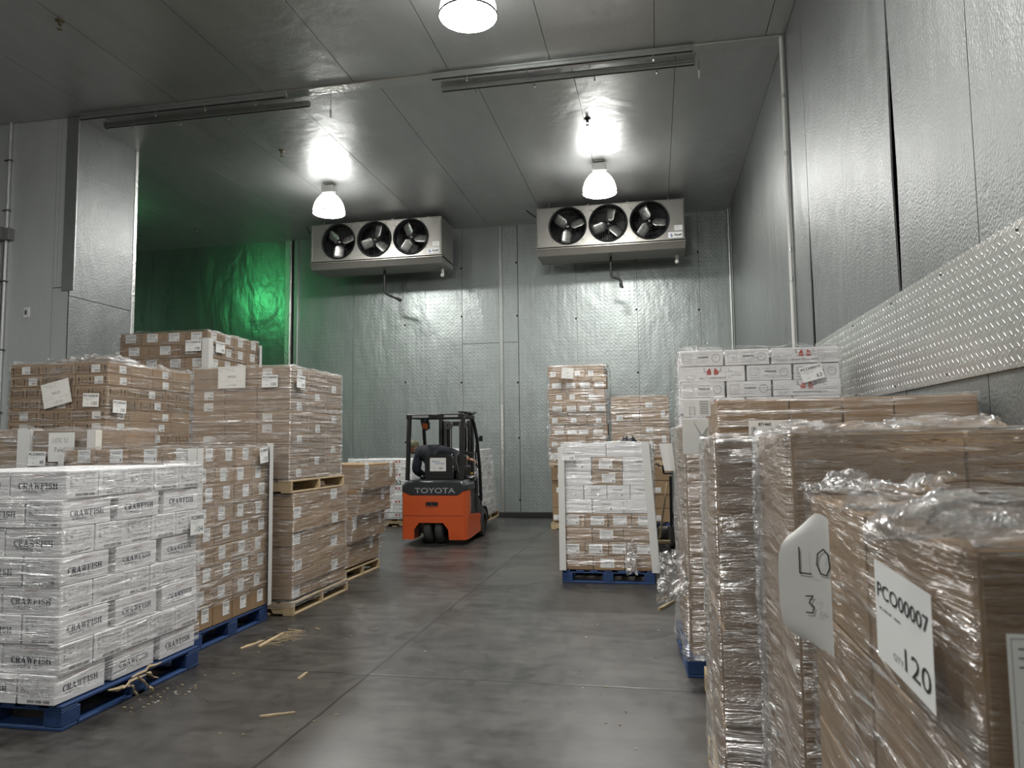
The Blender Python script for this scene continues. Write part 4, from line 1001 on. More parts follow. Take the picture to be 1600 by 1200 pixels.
def wrap(label, corner, side, ang, z0, z1, LA, LB, mat, amp=0.010, off=0.012, seed=0, lean=(0, 0), step=0.03, lip=0.10, angle=0.25, freq=7.0, top_rise=0.02, faces=None, skirt=0.0, zlow=None):
    """a sheet of stretch film pulled round the load, wrinkled, with its rim folded over the top"""
    m = MB(); R = Matrix.Rotation(ang, 3, 'Z'); rc = 0.035
    # perimeter in the stack's own (x, y) frame, counter-clockwise
    x0, x1 = (0, LA) if side > 0 else (-LA, 0)
    pts = []; cs = [((x1, 0), (0, -1), (1, 0)), ((x1, LB), (1, 0), (0, 1)), ((x0, LB), (0, 1), (-1, 0)), ((x0, 0), (-1, 0), (0, -1))]
    P0 = [(x0, 0), (x1, 0), (x1, LB), (x0, LB)]; NN = [(0, -1), (1, 0), (0, 1), (-1, 0)]
    s = 0.0
    for e in range(4):
        ax, ay = P0[e]; bx, by = P0[(e + 1) % 4]; L = math.hypot(bx - ax, by - ay); n = max(2, int(L / step))
        n0 = NN[e]; n1 = NN[(e + 1) % 4]
        for i in range(n + 1):
            t = i / n; pts.append((ax + (bx - ax) * t, ay + (by - ay) * t, n0[0], n0[1], s + L * t, min(t * L, (1 - t) * L)))
        s += L
        for q in (1, 2, 3):
            a = q / 4 * PI / 2; pts.append((bx, by, n0[0] * math.cos(a) + n1[0] * math.sin(a), n0[1] * math.cos(a) + n1[1] * math.sin(a), s + q * .004, 0))
        s += .015
    nz = max(3, int((z1 - z0) / step)); rows = [(z0 + (z1 - z0) * j / nz, 0.0) for j in range(nz + 1)]
    for q in (0.25, 0.55, 1.0): rows.append((z1, lip * q))
    npt = len(pts); ca, sa = math.cos(angle), math.sin(angle)
    for j, (z, ins) in enumerate(rows):
        t = (z - z0) / (z1 - z0)
        for i, (px, py, nx, ny, u, edge) in enumerate(pts):
            if i == npt - 1: u_ = 0.0
            else: u_ = u
            a = u * ca + z * sa; b = -u * sa + z * ca
            rg = 1 - abs(noise.noise(Vector((a * 1.3, b * freq, seed * 7.3)))) * 2
            lg = noise.noise(Vector((u * 2.1, z * 1.7, seed * 3.1 + 5)))
            dd = off + amp * (max(0, rg) ** 2 * 0.8 + 0.6 * lg) * (0.35 + 0.65 * min(1, edge / .15))
            dd = max(0.008, dd) + skirt * max(0, 1 - t * 3) * (0.6 + 0.8 * noise.noise(Vector((u * 3, 0, seed))))
            x = px + nx * dd; y = py + ny * dd; zz = z
            if ins > 0:
                k = ins * (0.7 + 0.6 * noise.noise(Vector((u * 6, ins * 9, seed))))
                x -= nx * k; y -= ny * k
                x = min(max(x, x0 + .02), x1 - .02) if edge > .1 else x
                zz = z1 + 0.004 + top_rise * max(0, noise.noise(Vector((u * 5, ins * 8, seed + 3))) + .35) * 1.2
            k_ = (z - z0) ; x += lean[0] * k_; y += lean[1] * k_
            p = R @ Vector((x, y, 0)); m.v.append(Vector((corner[0] + p.x, corner[1] + p.y, zz))); m.uv[len(m.v) - 1] = (u + seed * 1.7, z + ins)
    k = m.mi(mat)
    for j in range(len(rows) - 1):
        for i in range(npt - 1):
            m.f.append([j * npt + i, j * npt + i + 1, (j + 1) * npt + i + 1, (j + 1) * npt + i]); m.m.append(k)
        m.f.append([j * npt + npt - 1, j * npt, (j + 1) * npt, (j + 1) * npt + npt - 1]); m.m.append(k)
    me = m.mesh('stretch_wrap'); me.polygons.foreach_set('use_smooth', [True] * len(me.polygons))
    o = bpy.data.objects.new('stretch_wrap', me); COL.objects.link(o)
    tag(o, label, 'stretch wrap'); return o

def crumple(label, c, size, mat='film_scrap', seed=0, rz=0.0, amp=0.4, name='film_scrap', up=None):
    """a loose crumpled tail of film"""
    m = MB(); n = 44; nx = max(6, int(n)); ny = nx
    L, W_ = size[0], size[1]
    for j in range(ny + 1):
        for i in range(nx + 1):
            u, v = i / nx - .5, j / ny - .5
            d = noise.noise_vector(Vector((u * 3.2 + seed, v * 3.2, seed * 2.0))) * amp * min(L, W_) + noise.noise_vector(Vector((u * 9 + seed, v * 9, 3))) * amp * .35 * min(L, W_) + noise.noise_vector(Vector((u * 24 + seed, v * 24, 7))) * amp * .14 * min(L, W_)
            e = 1 + .3 * noise.noise(Vector((u * 4, v * 4, seed + 9)))
            p = Vector((u * L * e, 0, v * W_ * e)) + d * (1 if True else 0)
            if up == 'flat': p = Vector((u * L * e + d.x, v * W_ * e + d.y, abs(d.z) * size[2]))
            m.v.append(p); m.uv[len(m.v) - 1] = (u * L + seed, v * W_)
    k = m.mi(mat)
    for j in range(ny):
        for i in range(nx): m.f.append([j * (nx + 1) + i, j * (nx + 1) + i + 1, (j + 1) * (nx + 1) + i + 1, (j + 1) * (nx + 1) + i]); m.m.append(k)
    me = m.mesh(name); me.polygons.foreach_set('use_smooth', [True] * len(me.polygons))
    o = bpy.data.objects.new(name, me); COL.objects.link(o); o.location = c; o.rotation_euler = (0, 0, rz)
    tag(o, label, 'plastic film'); return o

def corner_board(label, p, z0, z1, sx, sy, w=0.055, tilt=(0, 0)):
    """L-shaped white edge board; sx, sy: which way its two flanges run from the corner p"""
    m = MB(); t = 0.005
    m.box((p[0] + sx * w / 2, p[1] - sy * t / 2, (z0 + z1) / 2), (w, t, z1 - z0), 'board', 0.001)
    m.box((p[0] - sx * t / 2, p[1] + sy * w / 2, (z0 + z1) / 2), (t, w, z1 - z0), 'board', 0.001)
    for v in m.v:
        f = (v.z - z0) / (z1 - z0); v.x += tilt[0] * f; v.y += tilt[1] * f
    o = m.build('edge_board'); tag(o, label, 'edge board'); return o

def paper(name, label, cat, w, h, face, pos, draw, tilt=0.0, curl=0.0, mat='label'):
    """sheet of paper stuck on a load; face gives the way it looks; pos = its middle"""
    m = MB(); s = Sheet(m, (-w / 2, 0, -h / 2), (1, 0, 0), (0, 0, 1), 0.0)
    n = 8; V, F = [], []
    for j in range(n + 1):
        for i in range(n + 1): V.append((-w / 2 + w * i / n, 0, -h / 2 + h * j / n))
    for j in range(n):
        for i in range(n): F.append((j * (n + 1) + i, j * (n + 1) + i + 1, (j + 1) * (n + 1) + i + 1, (j + 1) * (n + 1) + i))
    m.add(V, F, mat)
    if draw: draw(s, w, h)
    if curl:
        for v in m.v: v.y -= curl * ((v.x / w) ** 2 + .4 * (v.z / h) ** 3)
    o = m.build(name); o.location = pos
    rz = {'-y': 0.0, '+x': PI / 2, '-x': -PI / 2}[face] if isinstance(face, str) else face
    o.rotation_euler = Euler((0, tilt, rz), 'XYZ'); tag(o, label, cat); return o
def pco(code, qty):
    def d(s, w, h):
        s.text(code, w * .5, h * .72, h * .19, 'ink', 1, w=w * .90, bold=0.02)
        s.rect(w * .05, h * .62, w * .7, h * .63, 'grey_ink', 1)
        small_print(s, w * .08, w * .55, h * .46, h * .60, 2, 'pale_ink', 1, 3, h * .02)
        s.text('QTY.', w * .32, h * .14, h * .10, 'grey_ink', 1, w=w * .14); s.text(qty, w * .90, h * .12, h * .26, 'ink', 1, align='r')
    return d
def form(code):
    def d(s, w, h):
        small_print(s, w * .08, w * .6, h * .74, h * .93, 3, 'grey_ink', 1, 3, h * .012); s.text(code, w * .5, h * .48, h * .10, 'grey_ink', 1, w=w * .3)
        small_print(s, w * .08, w * .92, h * .28, h * .44, 2, 'pale_ink', 1, 5, h * .01); small_print(s, w * .3, w * .7, h * .10, h * .2, 2, 'grey_ink', 1, 6, h * .015); s.frame(w * .03, h * .03, w * .97, h * .97, .001, 'pale_ink', 1)
    return d

# ------------------------------------------------------------------ loads on the left of the aisle
# crawfish cartons: 13 to a layer, 8 layers, the layers turned about
def pat_A(LA, LB):
    c = [(0, i * .252, .385, .252, 1, 0, i) for i in range(5)] + [(.385, i * .252, .385, .252, 1, 1, i) for i in range(5)]
    # long sides of these run along x, so no turn is needed: mark rot 0
    c = [(a, b, wa, wb, 0, ci, cj) for a, b, wa, wb, rt, ci, cj in c]
    return c + [(.775, .01 + i * .425, .25, .385, 1, 2, i) for i in range(3)]
def pat_B(LA, LB):
    c = [(0, i * .44, .25, .385, 1, 0, i) for i in range(3)]
    return c + [(.255, i * .252, .385, .252, 0, 1, i) for i in range(5)] + [(.645, i * .252, .385, .252, 0, 2, i) for i in range(5)]
load('white carton in crawfish load', 'white', 'crawfish', (-3.31, 3.64), -1, 0.0, 0.145, 1.03, 1.265, [pat_B, pat_A] * 4, 0.1625, 'white crawfish cartons on the front left pallet', jit=0.011, seed=4)
pallet('blue', 1.02, 1.25, (-3.80, 4.28, 0), 0.0, 'splintered blue pallet under the white crawfish cartons')
wrap('clear stretch wrap around the white crawfish cartons', (-3.31, 3.64), -1, 0.0, 0.18, 1.452, 1.03, 1.275, 'film_diag', amp=0.006, off=0.010, seed=1, angle=0.12, freq=14)
paper('pallet_tag', 'white tag PCO00035 104 on the crawfish load', 'tag', 0.16, 0.15, '+x', (-3.285, 4.85, 1.015), pco('PCO00035', '104'))

def L2_lab(down, ci, cj, fc, r):
    v = 0.66 if down % 2 == 0 else 0.6
    return (round((.38 if down % 2 else .62) + r.choice((-.04, 0, .04)), 2), v, .115 if fc == '-y' else .095, .105, 0)
load('brown carton behind crawfish load', 'brown', 'brown', (-3.51, 5.14), -1, 0.0, 0.145, 1.18, 1.10, [grid(4, 4) for k in range(9)], 0.1575, 'brown cartons on the blue pallet behind the crawfish', lab=L2_lab, jit=.004, seed=9)
pallet('blue', 1.18, 1.12, (-4.10, 5.70, 0), 0.0, 'blue pallet under the brown cartons behind the crawfish load')
wrap('clear stretch wrap with diagonal folds around the brown cartons behind the crawfish load', (-3.51, 5.14), -1, 0.0, 0.30, 1.57, 1.18, 1.10, 'film_diag2', amp=0.008, off=0.012, seed=2, angle=0.35, freq=12)
corner_board('tall white edge board at the far corner of the brown load behind the crawfish', (-3.482, 6.265), 0.14, 1.60, -1, -1, 0.06)
corner_board('short white edge board at the aisle corner of the brown load behind the crawfish', (-3.478, 5.112), 1.0, 1.56, -1, 1, 0.075)
corner_board('short white edge board at the left corner of the brown load behind the crawfish', (-4.715, 5.112), 1.0, 1.53, 1, 1, 0.05)
paper('pallet_tag', 'white tag on the brown load behind the crawfish, by the edge board', 'tag', 0.14, 0.135, '+x', (-3.478, 6.10, 1.49), pco('PCO00031', '120'), tilt=-0.12)

load('brown carton under note LOTE 52', 'brown', 'brown', (-4.745, 5.52), -1, 0.0, 0.145, 1.2, 0.80, [grid(2, 2)] * 5, 0.318, 'large brown cartons at the left edge', seed=12)
pallet('stringer', 1.2, 0.80, (-5.34, 5.92, 0), 0.0, 'wooden pallet under the large cartons at the left edge')
wrap('tightly ridged stretch wrap around the large cartons at the left edge', (-4.745, 5.52), -1, 0.0, 0.2, 1.74, 1.2, 0.80, 'film_tight', amp=0.005, seed=3, angle=0.02, freq=22)
corner_board('white edge board at the right corner of the load with note LOTE 52', (-4.715, 5.495), 0.9, 1.73, -1, 1, 0.075)
corner_board('white edge board at the left frame edge beside tag PCO00032', (-5.36, 5.495), 0.9, 1.745, -1, 1, 0.13)
paper('pallet_tag', 'white tag PCO00032 48 on the load at the left edge', 'tag', 0.178, 0.125, '-y', (-5.27, 5.475, 1.487), pco('PCO00032', '48'))
def note52(s, w, h):
    hand(s, 'LOTE 52', w * .16, h * .66, h * .14, h * .012, 'grey_ink'); hand(s, 'Palet 4', w * .25, h * .34, h * .15, h * .014, 'ink')
paper('handwritten_note', 'white sheet handwritten LOTE 52 Palet 4', 'note', 0.26, 0.25, '-y', (-5.02, 5.47, 1.585), note52, curl=0.01, mat='paper')

def L4_styles(down, ci, cj, r): return 'fragile'
def L4_lab(down, ci, cj, fc, r):
    if (down // 2 + ci + (cj if fc != '-y' else 0)) % 2 == 0: return (round(r.choice((.62, .5, .7)), 2), .48, .10, .075, 1)
    return None
load('brown carton in arrow load', 'brown', 'fragile', (-5.38, 6.42), -1, 0.0, 1.255, 1.16, 1.34, [(grid(3, 3) if (k // 2) % 2 else grid(3, 4)) for k in range(10)], 0.1185, 'thin brown cartons printed with arrows, left', lab=L4_lab, jit=.008, seed=21)
pallet('stringer', 1.16, 1.34, (-5.96, 7.09, 1.125), 0.0, 'wooden pallet beneath the upper load of fragile-arrow cartons')
load('brown carton below arrow load', 'brown', 'brown', (-5.38, 6.42), -1, 0.0, 0.145, 1.16, 1.34, [grid(2, 3)] * 3, 0.326, 'cartons hidden at the lower left', seed=22)
pallet('stringer', 1.16, 1.34, (-5.96, 7.09, 0), 0.0, 'wooden floor pallet hidden below the fragile-arrow cartons')
wrap('loosely gathered stretch wrap around the fragile-arrow cartons on the left', (-5.38, 6.42), -1, 0.0, 1.20, 2.44, 1.16, 1.34, 'film_light', amp=0.010, seed=5, angle=-0.3, freq=5, lip=.16, top_rise=.05)
crumple('crumpled film standing up on top of the fragile-arrow load', (-5.75, 6.75, 2.46), (.75, .5, .9), seed=4, up='flat', amp=.35, mat='film_scrap')
paper('packing_slip', 'tilted white form stuck on the fragile-arrow load', 'note', 0.33, 0.25, '-y', (-5.955, 6.395, 2.13), form('90525'), tilt=-0.22, mat='paper')
paper('pallet_tag', 'white tag PCO00030 100 on the front of the fragile-arrow load', 'tag', 0.185, 0.135, '-y', (-5.55, 6.395, 2.055), pco('PCO00030', '100'), tilt=0.03)
paper('pallet_tag', 'white tag PCO00030 100 round the aisle corner of the fragile-arrow load', 'tag', 0.19, 0.13, '+x', (-5.353, 6.56, 1.99), pco('PCO00030', '100'), tilt=0.02)

def L5_lab(down, ci, cj, fc, r): return (round(0.5 + r.choice((-.05, 0, .08)), 2), .6, .15 if fc == '-y' else .12, .105, 0)
load('brown carton in tallest left load', 'brown', 'brown', (-5.48, 8.22), -1, 0.0, 1.37, 1.25, 1.20, [grid(4, 4) if k % 2 else grid(3, 4) for k in range(10)], 0.166, 'brown cartons on the tallest load at the left', lab=L5_lab, jit=.006, seed=31)
pallet('stringer', 1.25, 1.2, (-6.10, 8.82, 1.24), 0.0, 'wooden pallet beneath the tallest rear-left load')
load('brown carton below tallest load', 'brown', 'brown', (-5.48, 8.22), -1, 0.0, 0.145, 1.25, 1.20, [grid(2, 3)] * 3, 0.365, 'cartons hidden at the lower left', seed=32)
pallet('stringer', 1.25, 1.2, (-6.10, 8.82, 0), 0.0, 'wooden floor pallet hidden below the tallest rear-left load')
wrap('stretch wrap around the tallest rear-left load', (-5.48, 8.22), -1, 0.0, 1.4, 3.035, 1.25, 1.20, 'film_light', amp=0.006, seed=6, angle=0.2, freq=10)
corner_board('white edge board at the aisle corner of the tallest rear-left load', (-5.448, 8.192), 2.2, 2.93, -1, 1, 0.09)
corner_board('white edge board at the left corner of the tallest rear-left load', (-6.77, 8.192), 2.2, 2.80, 1, 1, 0.06)
corner_board('thin white edge board at the far corner of the tallest rear-left load', (-5.448, 9.45), 2.2, 2.99, -1, -1, 0.06)
paper('pallet_tag', 'white tag PCO00018 108 on the tallest rear-left load', 'tag', 0.22, 0.14, '-y', (-5.66, 8.19, 2.84), pco('PCO00018', '108'))
paper('pallet_tag', 'small white tag on the aisle side of the tallest rear-left load', 'tag', 0.2, 0.14, '+x', (-5.443, 8.44, 2.84), pco('PCO00018', '108'))

def L6_lab(down, ci, cj, fc, r):
    if fc == '-y' and ((ci == 0 and down in (0, 1, 4, 5, 8, 9)) or (ci == 2 and down in (2, 3, 6))): return (.30 if ci == 0 else .5, .5, .10, .075, 1)
    if fc != '-y' and (down + cj) % 3 == 0: return (.5, .5, .10, .075, 1)
    return None
load('brown carton in tight upper load', 'brown', 'fragile', (-3.38, 6.38), -1, 0.0, 1.262, 1.02, 1.16, [grid(3, 3) if (k // 2) % 2 else grid(3, 3) for k in range(10)], 0.1065, 'thin brown cartons tightly wrapped on the upper pallet', lab=L6_lab, jit=.004, seed=41)
pallet('stringer', 1.06, 1.20, (-3.89, 6.98, 1.128), 0.0, 'pale wooden pallet under the tightly wrapped upper load')
wrap('tight hazy stretch wrap around the upper load left of the forklift', (-3.38, 6.38), -1, 0.0, 1.24, 2.333, 1.02, 1.16, 'film_tight', amp=0.006, seed=7, angle=0.08, freq=16)
paper('packing_slip', 'white form under film at the top of the tightly wrapped load', 'note', 0.29, 0.21, '-y', (-3.975, 6.358, 2.232), form('90525'), mat='paper')
paper('pallet_tag', 'white tag PCO00030 100 on the front of the tightly wrapped load', 'tag', 0.165, 0.115, '-y', (-3.575, 6.355, 2.185), pco('PCO00030', '100'))
paper('pallet_tag', 'white tag round the corner of the tightly wrapped load', 'tag', 0.17, 0.115, '+x', (-3.345, 6.53, 2.185), pco('PCO00030', '100'))

def L7_lab(down, ci, cj, fc, r):
    if fc != '-y' and (down + cj) % 2 == 1 and cj < 2: return (.22 if cj == 0 else .5, .5, .15, .105, 0)
    return None
load('wide brown carton in lower load', 'brown', 'brown', (-3.35, 6.41), -1, 0.0, 0.145, 1.04, 1.20, [grid(2, 2) if k % 2 else grid(2, 3) for k in range(8)], 0.1225, 'wide brown cartons on the lower pallet left of the forklift', lab=L7_lab, jit=.010, seed=51)
pallet('stringer', 1.06, 1.24, (-3.87, 7.03, 0), 0.0, 'pale wooden floor pallet under the wide brown cartons')
wrap('stretch wrap trailing over the wide brown cartons and their floor pallet', (-3.35, 6.41), -1, 0.0, 0.08, 1.12, 1.04, 1.20, 'film_diag', amp=0.012, off=.014, seed=8, angle=0.3, freq=8, lip=.05, top_rise=0)

def L8_lab(down, ci, cj, fc, r):
    if fc != '-y': return (.25 if cj == 0 else .5, .72, .10, .20 if down == 0 else .15, 0) if (down + cj) % 2 == 0 else None
    return (.3, .7, .12, .15, 0)
load('tall brown carton in leaning load', 'brown', 'brown', (-3.56, 8.06), -1, -0.02, 0.145, 1.0, 1.02, [grid(2, 3) if k % 2 else grid(2, 2) for k in range(4)], 0.30, 'tall brown cartons on the leaning load', lean=(0.055, 0.045), lab=L8_lab, jit=.01, seed=61)
pallet('stringer', 1.02, 1.02, (-4.05, 8.57, 0), -0.02, 'pale broken-edged wooden pallet under the leaning brown load')
wrap('stretch wrap pulled diagonally around the leaning brown load', (-3.56, 8.06), -1, -0.02, 0.16, 1.30, 1.0, 1.02, 'film_diag2', amp=0.012, seed=9, lean=(0.17, 0.14), angle=0.4, freq=8, off=.02)

# white cartons by the back wall, left of the forklift
def lob_A(LA, LB): return [(0, 0, .37, .56, 1, 0, 0), (.375, 0, .37, .56, 1, 1, 0), (.75, 0, .56, .37, 0, 2, 0), (0, .565, .56, .37, 0, 0, 1), (.75, .39, .56, .37, 0, 2, 1)]
def lob_B(LA, LB): return [(0, 0, .56, .37, 0, 0, 0), (.57, 0, .37, .56, 1, 1, 0), (.94, 0, .37, .56, 1, 2, 0), (0, .375, .56, .37, 0, 0, 1), (.57, .565, .56, .37, 0, 1, 1)]
load('white carton in back-wall load', 'white', 'lobster', (-4.62, 13.55), -1, 0.0, 0.145, 1.31, 0.94, [lob_A if k % 2 else lob_B for k in range(9)], 0.128, 'white cartons by the back wall left of the forklift', jit=.008, seed=71)
pallet('stringer', 1.3, 0.95, (-5.27, 14.03, 0), 0.0, 'dark-shadowed pallet under the white cartons by the back wall')
wrap('stretch wrap around the white cartons by the back wall', (-4.62, 13.55), -1, 0.0, 0.15, 1.30, 1.31, 0.94, 'film_light', amp=0.01, seed=10, angle=0.1, freq=8)
m = MB(); s = Sheet(m, (-5.14, 13.535, 0.80), (1, 0, 0), (0, 0, 1), 0.014); s.text('8LY53', 0.16, 0, 0.09, 'ink', 0, w=0.30, bold=.02)
tag(m.build('marker_writing'), 'bold dark marker writing 8LY53 on the white cartons by the back wall', 'writing')

# ------------------------------------------------------------------ loads on the right of the aisle
def R_lab_none(*a): return None
load('large brown carton in nearest load', 'brown', 'brown', (0.362, 0.955), 1, 0.0, 0.145, 1.16, 0.96, [grid(3, 2)] * 5, 0.2585, 'large brown cartons nearest the camera', seed=81, jit=.001)
pallet('blue', 1.16, 0.98, (0.942, 1.44, 0), 0.0, 'blue pallet under the load nearest the camera')
wrap('shiny crumpled stretch wrap around the load nearest the camera', (0.362, 0.955), 1, 0.0, 0.12, 1.440, 1.16, 0.96, 'film_near', amp=0.010, off=.008, seed=11, step=.016, angle=-0.5, freq=9, lip=.22, top_rise=0.022)
crumple('heap of crumpled film on top of the load nearest the camera', (0.78, 1.17, 1.446), (.84, .42, .75), seed=2, up='flat', amp=.30, mat='film_top')
crumple('twisted film tail standing at the far corner of the nearest load', (0.50, 1.80, 1.452), (.26, .16, 1.0), seed=5, up='flat', amp=.40, mat='film_top')
def s7(s, w, h):
    s.text('PCO00007', w * .5, h * .64, h * .15, 'ink', 1, w=w * .90, bold=0.01); small_print(s, w * .08, w * .62, h * .50, h * .57, 1, 'grey_ink', 1, 3, h * .018)
    s.text('QTY.', w * .42, h * .12, h * .07, 'grey_ink', 1, w=w * .2); s.text('120', w * .95, h * .12, h * .21, 'ink', 1, align='r', w=w * .42)
paper('pallet_tag', 'large white tag PCO00007 QTY 120 on the nearest load', 'tag', 0.245, 0.150, '-x', (0.335, 1.150, 1.302), s7, curl=0.004, tilt=0.03)
m = MB(); n = 14                                   # curled sheet, loose along its left edge
V, F = [], []
for j in range(n + 1):
    v = j / n
    for i in range(n + 1):
        u = i / n
        z = 1.131 + .275 * v + .012 * math.sin(u * 3); y = 1.60 + 0.055 * (1 - u) - 0.06 * (1 - u) * 0
        x = 0.338 - 0.092 * (1 - u) ** 1.4 * (1 - .45 * abs(2 * v - 1) ** 5)
        if u < .5: z += (.5 - u) * .05 * (1 if v < .5 else -1) * abs(2 * v - 1)
        V.append((x, y, z))
for j in range(n):
    for i in range(n): F.append((j * (n + 1) + i, j * (n + 1) + i + 1, (j + 1) * (n + 1) + i + 1, (j + 1) * (n + 1) + i))
m.add(V, F, 'paper')
sh = Sheet(m, (0.250, 1.652, 1.131), Vector((0.335 - 0.250, 1.60 - 1.652, 0)), (0, 0, 1), 0.003)
hand(sh, 'LO', 0.042, 0.165, 0.052, 0.0028, 'ink', 0); hand(sh, '3', 0.052, 0.085, 0.036, 0.0026, 'ink', 0); hand(sh, 'cc', 0.080, 0.083, 0.014, 0.001, 'pale_ink', 0)
o = m.build('handwritten_note', smooth=60); tag(o, 'curled white sheet handwritten LO and 3 sticking out of the nearest load', 'note')
paper('packing_slip', 'white slip at the right frame edge on the nearest load', 'note', 0.14, 0.16, '-y', (0.450, 0.935, 1.27), form('120'), mat='paper')

load('brown carton in second right load', 'brown', 'brown', (0.345, 2.0), 1, -0.03, 0.145, 1.20, 0.84, [[(0, 0, .405, .42, 0, 0, 0), (.405, 0, .405, .42, 0, 1, 0), (.81, 0, .39, .42, 0, 2, 0), (0, .42, .405, .42, 0, 0, 1), (.405, .42, .405, .42, 0, 1, 1), (.81, .42, .39, .42, 0, 2, 1)]] * 4, 0.361, 'large brown cartons second from the camera on the right', seed=91, jit=.002)
pallet('blue', 1.2, 0.86, (0.945, 2.42, 0), -0.03, 'blue pallet second from the camera on the right')
wrap('stretch wrap hanging in folds on the second nearest right load', (0.345, 2.0), 1, -0.03, 0.14, 1.592, 1.20, 0.84, 'film_loose', amp=0.020, off=.012, seed=12, step=.02, angle=-1.2, freq=5, lip=.05, top_rise=0.02)
crumple('crumpled film lying on top of the second nearest right load', (0.60, 2.22, 1.595), (.55, .40, .45), seed=8, up='flat', amp=.30, mat='film_top')

def R4_lab(down, ci, cj, fc, r):
    if fc == '-y' and ci == 0 and down in (1, 2, 4): return (.80, .5, .10, .12, 0)
    return None
load('brown carton in third right load', 'brown', 'brown', (0.225, 2.93), 1, -0.01, 0.145, 1.22, 0.92, [grid(3, 3) if k % 2 else grid(3, 2) for k in range(8)], 0.179, 'brown cartons third from the camera on the right', lab=R4_lab, seed=101, jit=.004)
pallet('stringer', 1.26, 0.94, (0.84, 3.40, 0), 0.0, 'wooden pallet under the third load on the right')
wrap('stretch wrap in fan folds around the third load on the right', (0.225, 2.93), 1, -0.01, 0.16, 1.578, 1.22, 0.92, 'film_loose', amp=0.022, off=.012, seed=13, step=.022, angle=-1.0, freq=5, lip=.05, skirt=0.03)

R2c = [(0, 0, .36, .5, 0, 0, 0), (.36, 0, .255, .5, 0, 1, 0), (.615, 0, .24, .5, 0, 2, 0), (.855, 0, .385, .5, 0, 3, 0), (0, .5, .62, .5, 0, 0, 1), (.62, .5, .62, .5, 0, 1, 1)]
load('brown carton in load with long label', 'brown', 'brown', (0.318, 3.97), 1, 0.0, 0.145, 1.24, 1.0, [R2c] * 5, 0.328, 'large brown cartons in the load with the long label', seed=111, jit=.002)
pallet('woodblock', 1.26, 1.0, (0.90, 4.47, 0), 0.02, 'wooden block pallet fourth from the camera on the right')
wrap('thin clear wrap around the large cartons with the long label', (0.318, 3.97), 1, 0.0, 0.14, 1.788, 1.24, 1.0, 'film_light', amp=0.008, off=.01, seed=14, step=.025, angle=-1.1, freq=7, lip=.03, top_rise=0.008, skirt=0.03)
def lab871(s, w, h):
    s.text('871460', w * .28, h * .78, h * .13, 'ink', 1, w=w * .22, bold=.02); barcode(s, w * .05, w * .13, h * .2, h * .75, 'grey_ink', 1, 4); small_print(s, w * .2, w * .5, h * .3, h * .7, 3, 'grey_ink', 1, 2)
    s.text('A', w * .90, h * .70, h * .15, 'ink', 1); small_print(s, w * .66, w * .8, h * .4, h * .8, 2, 'pale_ink', 1, 5)
paper('carton_label', 'long pale label 871460 across two brown cartons', 'label', 0.285, 0.13, '-y', (0.612, 3.945, 1.607), lab871)
m = MB(); m.box((0.205, 3.96, 1.595), (0.135, 0.004, 0.185), 'paper', 0.001); m.add([(0.19, 3.955, 1.685), (0.27, 3.955, 1.65), (0.235, 3.950, 1.60)], [(0, 1, 2)], 'board')
o = m.build('blank_sheet'); tag(o, 'blank white sheet tucked in film left of the large brown cartons', 'note')
m = MB(); m.box((0.215, 3.975, 1.745), (0.14, 0.004, 0.09), 'label', 0.001); s = Sheet(m, (0.145, 3.973, 1.70), (1, 0, 0), (0, 0, 1), 0.002)
for i in range(8): s.rect(.085, .012 + i * .009, .13, .015 + i * .009, 'grey_ink')
s.frame(.03, .01, .06, .05, .004, 'board', 1); o = m.build('plastic_envelope'); tag(o, 'crinkled document envelope beside the large brown cartons', 'envelope')

load('brown carton in narrow right load', 'brown', 'brown', (0.20, 5.17), 1, 0.05, 0.145, 1.2, 0.98, [grid(3, 3)] * 5, 0.306, 'brown cartons in the narrow wrapped load on the right', seed=121, jit=.006)
pallet('blue', 1.2, 1.0, (0.74, 5.68, 0), 0.05, 'blue pallet fifth from the camera on the right')
wrap('heavily crinkled stretch wrap around the narrow wrapped load on the right', (0.20, 5.17), 1, 0.05, 0.12, 1.675, 1.2, 0.98, 'film_loose', amp=0.03, off=.018, seed=15, step=.025, angle=-0.8, freq=5, lip=.05, skirt=0.05)
crumple('torn flap of clear film sticking out low on the right row', (0.085, 5.12, 0.66), (.20, .32, .2), seed=11, rz=0.2, amp=.25, mat='film_scrap')
m = MB(); V, F = [], []
for j in range(7):
    for i in range(5): V.append((0.030 + .02 * (j / 6 - .5) * -1 + .10 * i / 4 + (.018 * (1 - j / 6) * (i < 2)), 5.82 - .02 * math.sin(i / 4 * PI), 1.345 + .21 * j / 6))
for j in range(6):
    for i in range(4): F.append((j * 5 + i, j * 5 + i + 1, (j + 1) * 5 + i + 1, (j + 1) * 5 + i))
m.add(V, F, 'paper'); o = m.build('blank_sheet', smooth=60); tag(o, 'blank curling white sheet on the narrow wrapped load at right', 'note')

def lobR_A(LA, LB): return [(0, 0, .53, .37, 0, 0, 0), (.54, 0, .36, .53, 1, 1, 0), (.91, 0, .36, .53, 1, 2, 0), (0, .38, .53, .37, 0, 0, 1), (.54, .54, .53, .37, 0, 1, 1)]
def lobR_B(LA, LB): return [(0, 0, .36, .53, 1, 0, 0), (.37, 0, .36, .53, 1, 1, 0), (.74, 0, .53, .37, 0, 2, 0), (0, .54, .53, .37, 0, 0, 1), (.74, .38, .53, .37, 0, 2, 1)]
load('white carton in lobster load', 'white', 'lobster', (0.215, 6.36), 1, 0.0, 1.262, 1.27, 0.94, [lobR_B if k % 2 == 0 else lobR_A for k in range(9)][1:] , 0.134, 'white cartons with red lobster print on the right', jit=.010, seed=131)
pallet('stringer', 1.27, 0.95, (0.85, 6.83, 1.13), 0.0, 'wooden pallet beneath the white lobster-print cartons')
